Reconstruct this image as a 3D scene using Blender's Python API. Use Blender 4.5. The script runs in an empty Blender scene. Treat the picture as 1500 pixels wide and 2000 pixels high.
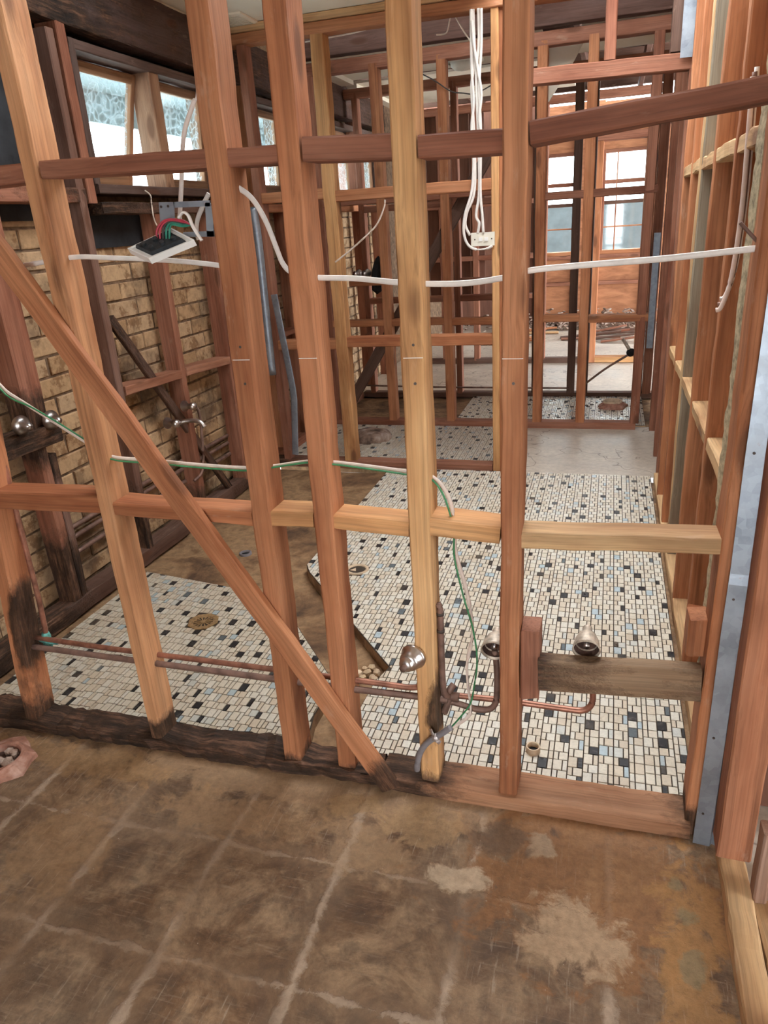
import bpy, bmesh, math, random
from mathutils import Vector, Matrix, noise
random.seed(7)
scene = bpy.context.scene
COL = scene.collection

# ---------------------------------------------------------------- camera
F_PX = 1414.85
cam_data = bpy.data.cameras.new('camera')
cam = bpy.data.objects.new('camera', cam_data)
COL.objects.link(cam)
scene.camera = cam
cam_data.sensor_fit = 'VERTICAL'
cam_data.sensor_height = 36.0
cam_data.lens = F_PX / 2000.0 * 36.0
cam_data.clip_start = 0.05
_y, _p, _r = math.radians(-17.766), math.radians(21.673), math.radians(-3.814)
_f = Vector((math.sin(_y) * math.cos(_p), math.cos(_y) * math.cos(_p), -math.sin(_p)))
_rt = Vector((math.cos(_y), -math.sin(_y), 0))
_up = _rt.cross(_f)
_R = math.cos(_r) * _rt + math.sin(_r) * _up
_U = -math.sin(_r) * _rt + math.cos(_r) * _up
cam.matrix_world = Matrix(((_R.x, _U.x, -_f.x, 0), (_R.y, _U.y, -_f.y, 0), (_R.z, _U.z, -_f.z, 1.5), (0, 0, 0, 1)))

# ---------------------------------------------------------------- world, sun, exposure
world = bpy.data.worlds.new('world')
scene.world = world
world.use_nodes = True
wn = world.node_tree.nodes
bg = wn['Background']
bg.inputs[0].default_value = (0.93, 0.97, 1.0, 1)
bg.inputs[1].default_value = 7.5
vs = scene.view_settings
vs.view_transform = 'Standard'
vs.look = 'None'
vs.gamma = 1.0
vs.use_curve_mapping = False
vs.exposure = 0.7

# ---------------------------------------------------------------- helpers
def link(o, parent=None):
    COL.objects.link(o)
    if parent is not None:
        o.parent = parent
    return o

def tag(o, label=None, cat=None, group=None, kind=None):
    if label: o['label'] = label
    if cat: o['category'] = cat
    if group: o['group'] = group
    if kind: o['kind'] = kind
    return o

def empty(name, loc=(0, 0, 0), label=None, cat=None, group=None, kind=None, parent=None):
    o = bpy.data.objects.new(name, None)
    o.location = loc
    o.empty_display_size = 0.05
    link(o, parent)
    return tag(o, label, cat, group, kind)

def obj(name, verts, faces, mat, parent=None, smooth=False, origin=None, color=None, attrs=None):
    """one mesh object; verts are in the parent's space, origin moves the pivot"""
    me = bpy.data.meshes.new(name)
    if origin is not None:
        og = Vector(origin)
        verts = [Vector(v) - og for v in verts]
    me.from_pydata([tuple(v) for v in verts], [], faces)
    if attrs:
        for k, (typ, data) in attrs.items():
            at = me.attributes.new(k, typ, 'POINT')
            if typ == 'FLOAT_VECTOR':
                at.data.foreach_set('vector', [c for v in data for c in v])
            elif typ == 'FLOAT_COLOR':
                at.data.foreach_set('color', [c for v in data for c in v])
            else:
                at.data.foreach_set('value', data)
    me.materials.append(mat)
    if smooth:
        me.polygons.foreach_set('use_smooth', [True] * len(me.polygons))
    me.update()
    o = bpy.data.objects.new(name, me)
    if origin is not None:
        o.location = origin
    if color:
        o.color = (*color, 1)
    return link(o, parent)

class MB:
    """collects simple shapes into one mesh"""
    def __init__(s): s.v = []; s.f = []
    def add(s, v, f):
        b = len(s.v); s.v += [Vector(x) for x in v]; s.f += [tuple(i + b for i in q) for q in f]; return s
    def box(s, x0, x1, y0, y1, z0, z1, c=0.0):
        v = [(x, y, z) for z in (z0, z1) for y in (y0, y1) for x in (x0, x1)]
        return s.add(v, [(0, 2, 3, 1), (4, 5, 7, 6), (0, 1, 5, 4), (2, 6, 7, 3), (0, 4, 6, 2), (1, 3, 7, 5)])
    def prism(s, poly, z0, z1):
        n = len(poly)
        v = [(p[0], p[1], z0) for p in poly] + [(p[0], p[1], z1) for p in poly]
        f = [tuple(range(n - 1, -1, -1)), tuple(range(n, 2 * n))] + [(i, (i + 1) % n, n + (i + 1) % n, n + i) for i in range(n)]
        return s.add(v, f)
    def lathe(s, prof, org, axis, n=20, closed=True):
        """prof: (radius, height along the axis)"""
        ax = Vector(axis).normalized(); og = Vector(org)
        a = ax.orthogonal().normalized(); b = ax.cross(a)
        v = []; f = []
        for r, h in prof:
            for k in range(n):
                t = 2 * math.pi * k / n
                v.append(og + ax * h + (a * math.cos(t) + b * math.sin(t)) * r)
        for i in range(len(prof) - 1):
            for k in range(n):
                k2 = (k + 1) % n
                f.append((i * n + k, i * n + k2, (i + 1) * n + k2, (i + 1) * n + k))
        if closed:
            f.append(tuple(range(n - 1, -1, -1))); f.append(tuple(range((len(prof) - 1) * n, len(prof) * n)))
        return s.add(v, f)
    def sweep(s, pts, ra, rb=None, n=10, up=(0, 0, 1), sub=6, caps=True):
        """tube with an elliptic section along a smoothed polyline"""
        rb = ra if rb is None else rb
        P = spline([Vector(p) for p in pts], sub)
        v = []; f = []
        upv = Vector(up)
        for i, p in enumerate(P):
            t = (P[min(i + 1, len(P) - 1)] - P[max(i - 1, 0)]).normalized()
            a = upv - t * upv.dot(t)
            if a.length < 0.15: a = Vector((0, 1, 0)) - t * t.y
            a.normalize(); b = t.cross(a)
            for k in range(n):
                q = 2 * math.pi * k / n
                v.append(p + a * math.cos(q) * ra + b * math.sin(q) * rb)
        for i in range(len(P) - 1):
            for k in range(n):
                k2 = (k + 1) % n
                f.append((i * n + k, (i + 1) * n + k, (i + 1) * n + k2, i * n + k2))
        if caps:
            f.append(tuple(range(n))); f.append(tuple(range(len(P) * n - 1, (len(P) - 1) * n - 1, -1)))
        return s.add(v, f)
    def build(s, name, mat, parent=None, smooth=False, color=None, origin=None):
        return obj(name, s.v, s.f, mat, parent, smooth, origin, color)

def spline(P, sub):
    if len(P) < 3 or sub < 2: return P
    out = []
    for i in range(len(P) - 1):
        p0 = P[max(i - 1, 0)]; p1 = P[i]; p2 = P[i + 1]; p3 = P[min(i + 2, len(P) - 1)]
        for k in range(sub):
            t = k / sub
            out.append(0.5 * ((2 * p1) + (p2 - p0) * t + (2 * p0 - 5 * p1 + 4 * p2 - p3) * t * t + (3 * p1 - p0 - 3 * p2 + p3) * t ** 3))
    out.append(P[-1])
    return out

# ---------------------------------------------------------------- materials
M = {}
def mat(name, build):
    m = bpy.data.materials.new(name); m.use_nodes = True
    nt = m.node_tree; b = nt.nodes['Principled BSDF']
    build(nt, b, N(nt)); M[name] = m
    return m

class N:
    """tiny node helper"""
    def __init__(s, nt): s.nt = nt
    def n(s, typ, **kw):
        x = s.nt.nodes.new(typ)
        for k, v in kw.items(): setattr(x, k, v)
        return x
    def l(s, a, b): s.nt.links.new(a, b)
    def noise(s, vec, scale, detail=3, rough=0.55, dist=0.0):
        x = s.n('ShaderNodeTexNoise'); x.inputs['Scale'].default_value = scale; x.inputs['Detail'].default_value = detail
        x.inputs['Roughness'].default_value = rough; x.inputs['Distortion'].default_value = dist
        if vec is not None: s.l(vec, x.inputs['Vector'])
        return x.outputs['Fac']
    def ramp(s, fac, *stops):
        x = s.n('ShaderNodeValToRGB'); e = x.color_ramp.elements
        while len(e) < len(stops): e.new(0.5)
        for i, (p, c) in enumerate(stops):
            e[i].position = p; e[i].color = (*c, 1) if not isinstance(c, (int, float)) else (c, c, c, 1)
        s.l(fac, x.inputs[0]); return x.outputs[0]
    def mix(s, fac, a, b, blend='MIX'):
        x = s.n('ShaderNodeMix', data_type='RGBA', blend_type=blend)
        for i, v in ((0, fac), (6, a), (7, b)):
            if isinstance(v, (int, float)): x.inputs[i].default_value = v
            elif isinstance(v, tuple): x.inputs[i].default_value = (*v, 1)
            else: s.l(v, x.inputs[i])
        return x.outputs[2]
    def math(s, op, a, b=0.0, clamp=False):
        x = s.n('ShaderNodeMath', operation=op, use_clamp=clamp)
        for i, v in ((0, a), (1, b)):
            if isinstance(v, (int, float)): x.inputs[i].default_value = v
            else: s.l(v, x.inputs[i])
        return x.outputs[0]
    def vmul(s, vec, sc):
        x = s.n('ShaderNodeMapping'); x.inputs['Scale'].default_value = sc; s.l(vec, x.inputs['Vector']); return x.outputs[0]
    def bump(s, h, b, strength=0.3, dist=0.002):
        x = s.n('ShaderNodeBump'); x.inputs['Strength'].default_value = strength; x.inputs['Distance'].default_value = dist
        s.l(h, x.inputs['Height']); s.l(x.outputs[0], b.inputs['Normal'])
    def pos(s): return s.n('ShaderNodeNewGeometry').outputs['Position']
    def obj(s): return s.n('ShaderNodeTexCoord').outputs['Object']

def wood(nt, b, k):
    at = k.n('ShaderNodeAttribute'); at.attribute_name = 'gc'
    oi = k.n('ShaderNodeObjectInfo')
    off = k.n('ShaderNodeVectorMath', operation='MULTIPLY_ADD')
    comb = k.n('ShaderNodeCombineXYZ')
    for i in range(3): k.l(oi.outputs['Random'], comb.inputs[i])
    k.l(comb.outputs[0], off.inputs[0]); off.inputs[1].default_value = (7.3, 3.1, 19.7); k.l(at.outputs['Vector'], off.inputs[2])
    v = off.outputs[0]
    # knots
    kv = k.vmul(v, (7.0, 7.0, 2.4))
    vor = k.n('ShaderNodeTexVoronoi'); vor.inputs['Scale'].default_value = 1.0; vor.inputs['Randomness'].default_value = 1.0; k.l(kv, vor.inputs['Vector'])
    knot = k.ramp(vor.outputs['Distance'], (0.0, 1.0), (0.10, 0.9), (0.17, 0.0))
    ring = k.ramp(vor.outputs['Distance'], (0.08, 1.0), (0.34, 0.0))
    # grain: bands that run the length of the timber, bent round the knots
    warp = k.n('ShaderNodeVectorMath', operation='MULTIPLY_ADD')
    cw = k.n('ShaderNodeCombineXYZ'); k.l(ring, cw.inputs[0]); k.l(ring, cw.inputs[1])
    k.l(cw.outputs[0], warp.inputs[0]); warp.inputs[1].default_value = (0.012, 0.012, 0); k.l(v, warp.inputs[2])
    g1 = k.noise(k.vmul(warp.outputs[0], (150, 150, 2.2)), 1.0, 3, 0.6, 0.4)
    g2 = k.noise(k.vmul(warp.outputs[0], (34, 34, 0.9)), 1.0, 3, 0.6, 0.8)
    g3 = k.noise(k.vmul(v, (7, 7, 1.6)), 1.0, 4, 0.6)
    base = k.mix(1.0, oi.outputs['Color'], k.ramp(g1, (0.30, 0.74), (0.5, 0.99), (0.72, 1.12)), 'MULTIPLY')
    base = k.mix(1.0, base, k.ramp(g2, (0.32, 0.80), (0.52, 1.02), (0.75, 1.08)), 'MULTIPLY')
    base = k.mix(1.0, base, k.ramp(g3, (0.34, (0.66, 0.55, 0.50)), (0.52, (1.0, 0.98, 0.96)), (0.68, (1.16, 1.24, 1.32))), 'MULTIPLY')
    base = k.mix(k.math('MULTIPLY', knot, 0.72), base, (0.10, 0.038, 0.018))
    # pale dust / plaster smears
    dust = k.ramp(k.noise(k.vmul(v, (22, 22, 6)), 1.0, 5, 0.7), (0.62, 0.0), (0.78, 0.32))
    base = k.mix(dust, base, (0.62, 0.45, 0.33))
    ra = k.n('ShaderNodeAttribute'); ra.attribute_name = 'rot'
    rn = k.noise(k.vmul(v, (16, 16, 9)), 1.0, 5, 0.7)
    rot = k.ramp(k.math('ADD', k.math('MULTIPLY', ra.outputs['Fac'], 1.25), k.math('SUBTRACT', rn, 0.85)), (0.0, 0.0), (0.28, 1.0))
    rf_ = k.noise(k.vmul(v, (60, 60, 5)), 1.0, 5, 0.75)
    rotc = k.ramp(k.math('ADD', k.math('MULTIPLY', rf_, 0.6), k.math('MULTIPLY', rn, 0.4)), (0.40, (0.010, 0.007, 0.005)), (0.50, (0.045, 0.024, 0.014)), (0.58, (0.13, 0.065, 0.038)), (0.66, (0.24, 0.14, 0.09)))
    base = k.mix(k.math('MULTIPLY', rot, 0.94), base, rotc)
    k.l(base, b.inputs['Base Color'])
    b.inputs['Roughness'].default_value = 0.72
    b.inputs['Specular IOR Level'].default_value = 0.25
    k.bump(k.math('ADD', g1, k.math('MULTIPLY', k.math('ADD', rn, rf_), k.math('MULTIPLY', rot, 7.0))), b, 0.55, 0.0018)
mat('wood', wood)

def plain(name, col, rough=0.5, metal=0.0, var=0.12, scale=30, bump=0.1, spec=0.4, cols=None):
    def f(nt, b, k):
        v = k.pos()
        fac = k.noise(v, scale, 4, 0.6)
        c2 = cols or tuple(min(1, c * (1 + var * 2)) for c in col)
        c1 = tuple(c * (1 - var * 2) for c in col)
        k.l(k.ramp(fac, (0.3, c1), (0.5, col), (0.72, c2)), b.inputs['Base Color'])
        b.inputs['Roughness'].default_value = rough; b.inputs['Metallic'].default_value = metal
        b.inputs['Specular IOR Level'].default_value = spec
        if bump: k.bump(fac, b, bump, 0.003)
    return mat(name, f)

plain('cable_white', (0.78, 0.72, 0.66), 0.45, var=0.05)
plain('cable_pink', (0.74, 0.60, 0.52), 0.5, var=0.06)
plain('cable_green', (0.05, 0.22, 0.09), 0.45)
plain('cable_red', (0.42, 0.035, 0.06), 0.4)
plain('cable_teal', (0.02, 0.20, 0.13), 0.4)
plain('cable_dark', (0.05, 0.04, 0.035), 0.6)
plain('plastic_white', (0.80, 0.78, 0.74), 0.4, var=0.03)
plain('plastic_cream', (0.76, 0.71, 0.60), 0.4, var=0.03)
plain('plastic_black', (0.025, 0.03, 0.035), 0.45, var=0.2, scale=80, bump=0.4)
plain('conduit_grey', (0.19, 0.17, 0.175), 0.55, var=0.08)
plain('saddle', (0.50, 0.44, 0.42), 0.4, 0.7, var=0.1)
plain('chrome', (0.60, 0.55, 0.52), 0.30, 1.0, var=0.08, scale=30, bump=0.03)
plain('tap_old', (0.52, 0.43, 0.34), 0.5, 0.35, var=0.25, scale=45, bump=0.4)
plain('copper', (0.33, 0.145, 0.095), 0.42, 0.55, var=0.22, scale=26)
plain('copper_dull', (0.22, 0.13, 0.10), 0.55, 0.4, var=0.22, scale=20)
plain('verdigris', (0.10, 0.30, 0.25), 0.8, var=0.3, scale=120, bump=0.5)
plain('terracotta', (0.36, 0.17, 0.115), 0.8, var=0.22, scale=22, bump=0.4, cols=(0.52, 0.33, 0.26))
plain('terracotta_dark', (0.07, 0.035, 0.025), 0.9, var=0.3, scale=40, bump=0.6)
plain('mortar', (0.17, 0.105, 0.062), 0.95, var=0.30, scale=24, bump=0.7)
plain('sarking', (0.022, 0.024, 0.028), 0.75, var=0.3, scale=9, bump=0.4)
plain('roof_dark', (0.028, 0.027, 0.03), 0.9, var=0.3, scale=3, bump=0)
plain('brass', (0.42, 0.27, 0.13), 0.45, 0.6, var=0.2, scale=70)
plain('pvc_cream', (0.60, 0.45, 0.30), 0.55, var=0.12, scale=30)
plain('soffit_paint', (0.30, 0.40, 0.44), 0.8, var=0.08)
plain('outside_wall', (0.70, 0.72, 0.72), 0.9, var=0.05)
plain('insulation', (0.46, 0.38, 0.24), 0.95, var=0.25, scale=60, bump=0.7)
plain('string', (0.72, 0.60, 0.50), 0.9)
plain('rag_black', (0.014, 0.012, 0.013), 0.95, var=0.3, scale=50, bump=0.6)
plain('chalk', (0.78, 0.72, 0.66), 0.9, var=0.05)
plain('nail', (0.09, 0.07, 0.06), 0.5, 0.6)
plain('rubble', (0.30, 0.20, 0.15), 0.95, var=0.35, scale=14, bump=0.8, cols=(0.55, 0.45, 0.38))
plain('fence_grey', (0.068, 0.078, 0.082), 0.9, var=0.12, scale=6)
plain('leaf', (0.06, 0.12, 0.04), 0.7, var=0.4, scale=8)
plain('sill_ledge', (0.50, 0.36, 0.22), 0.8, var=0.2, scale=12)

def galv(nt, b, k):
    v = k.pos()
    vor = k.n('ShaderNodeTexVoronoi'); vor.inputs['Scale'].default_value = 55; k.l(v, vor.inputs['Vector'])
    n1 = k.noise(v, 9, 5, 0.7)
    c = k.mix(k.ramp(n1, (0.35, 0.0), (0.7, 0.7)), k.ramp(vor.outputs['Color'], (0.0, (0.22, 0.25, 0.29)), (1.0, (0.33, 0.37, 0.42))), (0.42, 0.45, 0.49))
    c = k.mix(k.ramp(k.noise(v, 30, 5, 0.7), (0.66, 0.0), (0.74, 0.55)), c, (0.28, 0.17, 0.11))
    k.l(c, b.inputs['Base Color']); b.inputs['Metallic'].default_value = 0.75
    k.l(k.ramp(n1, (0.3, 0.32), (0.7, 0.55)), b.inputs['Roughness'])
    k.bump(n1, b, 0.25, 0.004)
mat('galvanised', galv)

def brick(nt, b, k):
    v = k.pos(); oi = k.n('ShaderNodeObjectInfo')
    big = k.noise(v, 2.6, 5, 0.65); fine = k.noise(v, 45, 4, 0.65); mid = k.noise(v, 11, 5, 0.7)
    c = k.ramp(oi.outputs['Random'], (0.0, (0.43, 0.265, 0.14)), (0.5, (0.54, 0.355, 0.20)), (1.0, (0.48, 0.325, 0.195)))
    c = k.mix(1.0, c, k.ramp(fine, (0.3, 0.8), (0.6, 1.05)), 'MULTIPLY')
    c = k.mix(k.ramp(mid, (0.52, 0.0), (0.60, 0.8)), c, (0.22, 0.115, 0.055))
    c = k.mix(k.ramp(big, (0.50, 0.0), (0.62, 0.75)), c, (0.10, 0.066, 0.045))
    k.l(c, b.inputs['Base Color']); b.inputs['Roughness'].default_value = 0.92; b.inputs['Specular IOR Level'].default_value = 0.15
    k.bump(k.math('ADD', fine, mid), b, 0.5, 0.003)
mat('brick', brick)

def tile(nt, b, k):
    at = k.n('ShaderNodeAttribute'); at.attribute_name = 'tint'
    v = k.pos()
    speck = k.noise(v, 130, 4, 0.7); cloud = k.noise(v, 38, 4, 0.65, 1.5); dirt = k.noise(v, 3.2, 5, 0.65)
    dark = k.ramp(at.outputs['Fac'], (0.08, 1.0), (0.2, 0.0))
    c = k.mix(1.0, at.outputs['Color'], k.ramp(speck, (0.3, 0.86), (0.6, 1.06)), 'MULTIPLY')
    c = k.mix(k.math('MULTIPLY', k.ramp(cloud, (0.52, 0.0), (0.70, 0.16)), 1.0), c, (0.40, 0.38, 0.34))
    c = k.mix(k.ramp(dirt, (0.54, 0.0), (0.74, 0.34)), c, (0.36, 0.25, 0.15))
    k.l(c, b.inputs['Base Color'])
    k.l(k.ramp(k.noise(v, 18, 4, 0.7), (0.35, 0.26), (0.65, 0.55)), b.inputs['Roughness'])
    k.bump(speck, b, 0.12, 0.0015)
mat('tile', tile)

def bed(nt, b, k):
    v = k.pos()
    n1 = k.noise(v, 3.0, 6, 0.65, 0.5); n2 = k.noise(v, 26, 5, 0.7)
    c = k.ramp(n1, (0.34, (0.075, 0.038, 0.018)), (0.46, (0.20, 0.108, 0.050)), (0.55, (0.31, 0.185, 0.092)), (0.66, (0.17, 0.088, 0.038)))
    c = k.mix(1.0, c, k.ramp(n2, (0.3, 0.7), (0.6, 1.15)), 'MULTIPLY')
    k.l(c, b.inputs['Base Color']); b.inputs['Roughness'].default_value = 0.85
    k.bump(k.math('ADD', n2, k.math('MULTIPLY', n1, 2.0)), b, 0.55, 0.006)
mat('screed_bed', bed)
plain('grout', (0.05, 0.034, 0.022), 0.9, var=0.2, scale=30)

def ellipse(k, v, cx, cy, rx, ry, soft=0.10, wob=1.3, nscale=11):
    """0..1 mask of a stain with a ragged edge at a place on the floor"""
    m = k.n('ShaderNodeMapping'); m.vector_type = 'POINT'
    m.inputs['Scale'].default_value = (1 / rx, 1 / ry, 0); m.inputs['Location'].default_value = (-cx / rx, -cy / ry, 0)
    k.l(v, m.inputs['Vector'])
    ln = k.n('ShaderNodeVectorMath', operation='LENGTH'); k.l(m.outputs[0], ln.inputs[0])
    d = k.math('ADD', ln.outputs['Value'], k.math('MULTIPLY', k.math('SUBTRACT', k.noise(v, nscale, 6, 0.68, 0.5), 0.5), wob * 2))
    return k.ramp(d, (max(0.0, 0.75 - soft), 1.0), (0.9, 0.0))

def slab(nt, b, k):
    """old slab: brown adhesive squares left by lifted 300 mm tiles, pale ridges between"""
    v = k.pos()
    n0 = k.noise(v, 1.5, 4, 0.6, 0.6); n1 = k.noise(v, 6.0, 7, 0.68, 0.6); n2 = k.noise(v, 42, 5, 0.72); n3 = k.noise(v, 14, 6, 0.7, 0.8)
    c = k.ramp(n1, (0.36, (0.085, 0.043, 0.021)), (0.45, (0.170, 0.094, 0.047)), (0.53, (0.245, 0.150, 0.083)), (0.64, (0.40, 0.265, 0.155)))
    c = k.mix(k.ramp(n3, (0.50, 0.0), (0.60, 0.45)), c, (0.10, 0.066, 0.042))
    # squares: cell index from the tile grid
    warp = k.n('ShaderNodeVectorMath', operation='MULTIPLY_ADD')
    nc = k.n('ShaderNodeTexNoise'); nc.inputs['Scale'].default_value = 9.0; nc.inputs['Detail'].default_value = 5; k.l(v, nc.inputs['Vector'])
    k.l(nc.outputs['Color'], warp.inputs[0]); warp.inputs[1].default_value = (0.034, 0.034, 0)
    k.l(v, warp.inputs[2])
    sp = k.n('ShaderNodeSeparateXYZ'); k.l(warp.outputs[0], sp.inputs[0])
    ox, oy = 0.582 + 3.25 + 0.1625 - 0.017, -0.935 + 3.25 + 0.1625 - 0.017
    def lines(o, off):
        t = k.math('FRACT', k.math('DIVIDE', k.math('ADD', o, off), 0.325))
        return k.math('SUBTRACT', 0.1625, k.math('ABSOLUTE', k.math('MULTIPLY', k.math('SUBTRACT', t, 0.5), 0.325)))
    def dist(o, off):      # distance to the nearest joint
        t = k.math('FRACT', k.math('DIVIDE', k.math('ADD', o, off), 0.325))
        return k.math('ABSOLUTE', k.math('MULTIPLY', k.math('SUBTRACT', t, 0.5), 0.325))
    jx = dist(sp.outputs[0], ox); jy = dist(sp.outputs[1], oy)
    cell = k.n('ShaderNodeCombineXYZ')
    k.l(k.math('FLOOR', k.math('DIVIDE', k.math('ADD', sp.outputs[0], ox - 0.1625), 0.325)), cell.inputs[0])
    k.l(k.math('FLOOR', k.math('DIVIDE', k.math('ADD', sp.outputs[1], oy - 0.1625), 0.325)), cell.inputs[1])
    wn2 = k.n('ShaderNodeTexWhiteNoise'); wn2.noise_dimensions = '2D'; k.l(cell.outputs[0], wn2.inputs['Vector'])
    rnd = wn2.outputs['Value']
    c = k.mix(1.0, c, k.ramp(rnd, (0.0, 0.78), (1.0, 1.18)), 'MULTIPLY')
    c = k.mix(k.math('MULTIPLY', k.ramp(n0, (0.44, 0.0), (0.56, 1.0)), 0.42), c, (0.13, 0.092, 0.064))
    # comb ridges of the adhesive
    comb = k.noise(k.vmul(v, (120, 9, 1)), 1.0, 4, 0.7); comb2 = k.noise(k.vmul(v, (10, 130, 1)), 1.0, 4, 0.7)
    inn = k.ramp(k.math('MINIMUM', jx, jy), (0.02, 0.0), (0.05, 1.0))
    c = k.mix(k.math('MULTIPLY', k.ramp(comb, (0.57, 0.0), (0.68, 0.55)), k.math('MULTIPLY', inn, k.ramp(rnd, (0.35, 0.1), (0.6, 1.0)))), c, (0.46, 0.37, 0.28))
    c = k.mix(k.math('MULTIPLY', k.ramp(comb2, (0.54, 0.0), (0.68, 0.5)), inn), c, (0.30, 0.21, 0.14))
    def joint_mask(j, w):
        e = k.math('ADD', j, k.math('ADD', k.math('MULTIPLY', k.math('SUBTRACT', n2, 0.5), 0.035), k.math('MULTIPLY', k.math('SUBTRACT', n3, 0.5), 0.05)))
        return k.ramp(e, (w * 0.3, 1.0), (w, 0.0))
    fade = k.ramp(k.noise(v, 2.8, 3, 0.5), (0.43, 0.12), (0.56, 1.0))
    joint = k.math('MAXIMUM', joint_mask(jx, 0.015), k.math('MULTIPLY', joint_mask(jy, 0.008), 0.8))
    halo = k.math('MAXIMUM', joint_mask(jx, 0.06), joint_mask(jy, 0.05))
    c = k.mix(k.math('MULTIPLY', halo, 0.42), c, (0.255, 0.158, 0.09))
    joint = k.math('MULTIPLY', joint, fade)
    c = k.mix(k.math('MULTIPLY', joint, 0.80), c, (0.46, 0.345, 0.25))
    # stains with a place of their own
    for cx, cy, rx, ry, col, a in ((-0.75, 1.50, 1.0, 0.10, (0.36, 0.225, 0.125), 0.6), (-0.95, 1.36, 0.30, 0.09, (0.34, 0.20, 0.10), 0.5), (-0.55, 1.33, 0.14, 0.10, (0.40, 0.26, 0.145), 0.5), (-1.35, 1.15, 0.16, 0.2, (0.30, 0.175, 0.085), 0.5), (0.02, 1.36, 0.36, 0.30, (0.27, 0.125, 0.048), 0.75), (-0.02, 1.20, 0.14, 0.11, (0.46, 0.32, 0.20), 0.85),
                                   (-0.285, 1.285, 0.09, 0.05, (0.50, 0.38, 0.26), 0.85), (-0.10, 1.435, 0.045, 0.05, (0.40, 0.29, 0.19), 0.7),
                                   (0.235, 1.13, 0.08, 0.42, (0.40, 0.21, 0.075), 0.7), (0.232, 1.305, 0.032, 0.034, (0.25, 0.19, 0.10), 0.8),
                                   (0.245, 1.175, 0.035, 0.045, (0.25, 0.19, 0.105), 0.8), (0.222, 1.39, 0.024, 0.026, (0.25, 0.185, 0.095), 0.75),
                                   (-0.41, 1.43, 0.12, 0.085, (0.42, 0.27, 0.14), 0.6), (-0.20, 1.43, 0.09, 0.07, (0.16, 0.10, 0.062), 0.8),
                                   (-0.62, 1.46, 0.11, 0.05, (0.40, 0.25, 0.12), 0.55), (-1.5, 1.46, 0.42, 0.08, (0.34, 0.195, 0.085), 0.5)):
        c = k.mix(k.math('MULTIPLY', ellipse(k, v, cx, cy, rx, ry), a), c, col)
    c = k.mix(1.0, c, k.ramp(n2, (0.28, 0.72), (0.55, 1.02), (0.75, 1.2)), 'MULTIPLY')
    c = k.mix(k.ramp(k.noise(v, 75, 3, 0.7), (0.70, 0.0), (0.76, 0.55)), c, (0.55, 0.45, 0.36))
    k.l(c, b.inputs['Base Color'])
    k.l(k.ramp(n1, (0.3, 0.55), (0.7, 0.85)), b.inputs['Roughness'])
    b.inputs['Specular IOR Level'].default_value = 0.35
    k.bump(k.math('ADD', k.math('ADD', k.math('MULTIPLY', joint, 1.2), n2), k.math('MULTIPLY', n1, 1.5)), b, 0.6, 0.005)
mat('old_slab', slab)

def conc(nt, b, k):
    v = k.pos()
    n1 = k.noise(v, 2.2, 6, 0.65, 0.6); n2 = k.noise(v, 30, 5, 0.7)
    c = k.ramp(n1, (0.3, (0.33, 0.26, 0.20)), (0.5, (0.47, 0.39, 0.31)), (0.7, (0.60, 0.52, 0.43)))
    cr = k.n('ShaderNodeTexVoronoi', feature='DISTANCE_TO_EDGE'); cr.inputs['Scale'].default_value = 1.3
    wv = k.n('ShaderNodeVectorMath', operation='ADD'); nc = k.n('ShaderNodeTexNoise'); nc.inputs['Scale'].default_value = 4
    k.l(v, nc.inputs['Vector']); k.l(v, wv.inputs[0]); k.l(nc.outputs['Color'], wv.inputs[1]); k.l(wv.outputs[0], cr.inputs['Vector'])
    c = k.mix(k.ramp(cr.outputs['Distance'], (0.004, 0.7), (0.014, 0.0)), c, (0.16, 0.11, 0.08))
    c = k.mix(1.0, c, k.ramp(n2, (0.3, 0.82), (0.6, 1.08)), 'MULTIPLY')
    k.l(c, b.inputs['Base Color']); k.l(k.ramp(n1, (0.3, 0.35), (0.7, 0.6)), b.inputs['Roughness'])
    k.bump(n2, b, 0.2, 0.003)
mat('concrete', conc)

def plaster(nt, b, k):
    v = k.pos(); n1 = k.noise(v, 2.5, 5, 0.6)
    k.l(k.ramp(n1, (0.3, (0.80, 0.71, 0.56)), (0.65, (0.89, 0.82, 0.68))), b.inputs['Base Color']); b.inputs['Roughness'].default_value = 0.9
    k.bump(k.noise(v, 60), b, 0.08, 0.002)
mat('plaster', plaster)

def sheet(nt, b, k):
    """back of the wall lining seen through the right hand frame: stained, mouldy"""
    v = k.pos(); n1 = k.noise(v, 3.5, 6, 0.68, 0.5); n2 = k.noise(v, 1.6, 5, 0.6)
    c = k.ramp(n1, (0.3, (0.20, 0.13, 0.085)), (0.5, (0.40, 0.275, 0.165)), (0.7, (0.52, 0.37, 0.23)))
    c = k.mix(k.ramp(n2, (0.50, 0.0), (0.60, 0.8)), c, (0.16, 0.135, 0.115))
    k.l(c, b.inputs['Base Color']); b.inputs['Roughness'].default_value = 0.9
    k.bump(n1, b, 0.3, 0.004)
mat('stained_sheet', sheet)

def ply(nt, b, k):
    v = k.pos(); n1 = k.noise(k.vmul(v, (3, 3, 14)), 1.0, 5, 0.6, 0.6)
    k.l(k.ramp(n1, (0.3, (0.26, 0.095, 0.04)), (0.55, (0.46, 0.19, 0.085)), (0.75, (0.58, 0.27, 0.13))), b.inputs['Base Color'])
    b.inputs['Roughness'].default_value = 0.7
mat('brown_board', ply)

def dboard(nt, b, k):
    v = k.pos(); n1 = k.noise(k.vmul(v, (9, 9, 1.2)), 1.0, 5, 0.6, 0.6)
    k.l(k.ramp(n1, (0.3, (0.11, 0.045, 0.028)), (0.7, (0.24, 0.105, 0.065))), b.inputs['Base Color'])
    b.inputs['Roughness'].default_value = 0.8
mat('dark_board', dboard)

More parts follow.
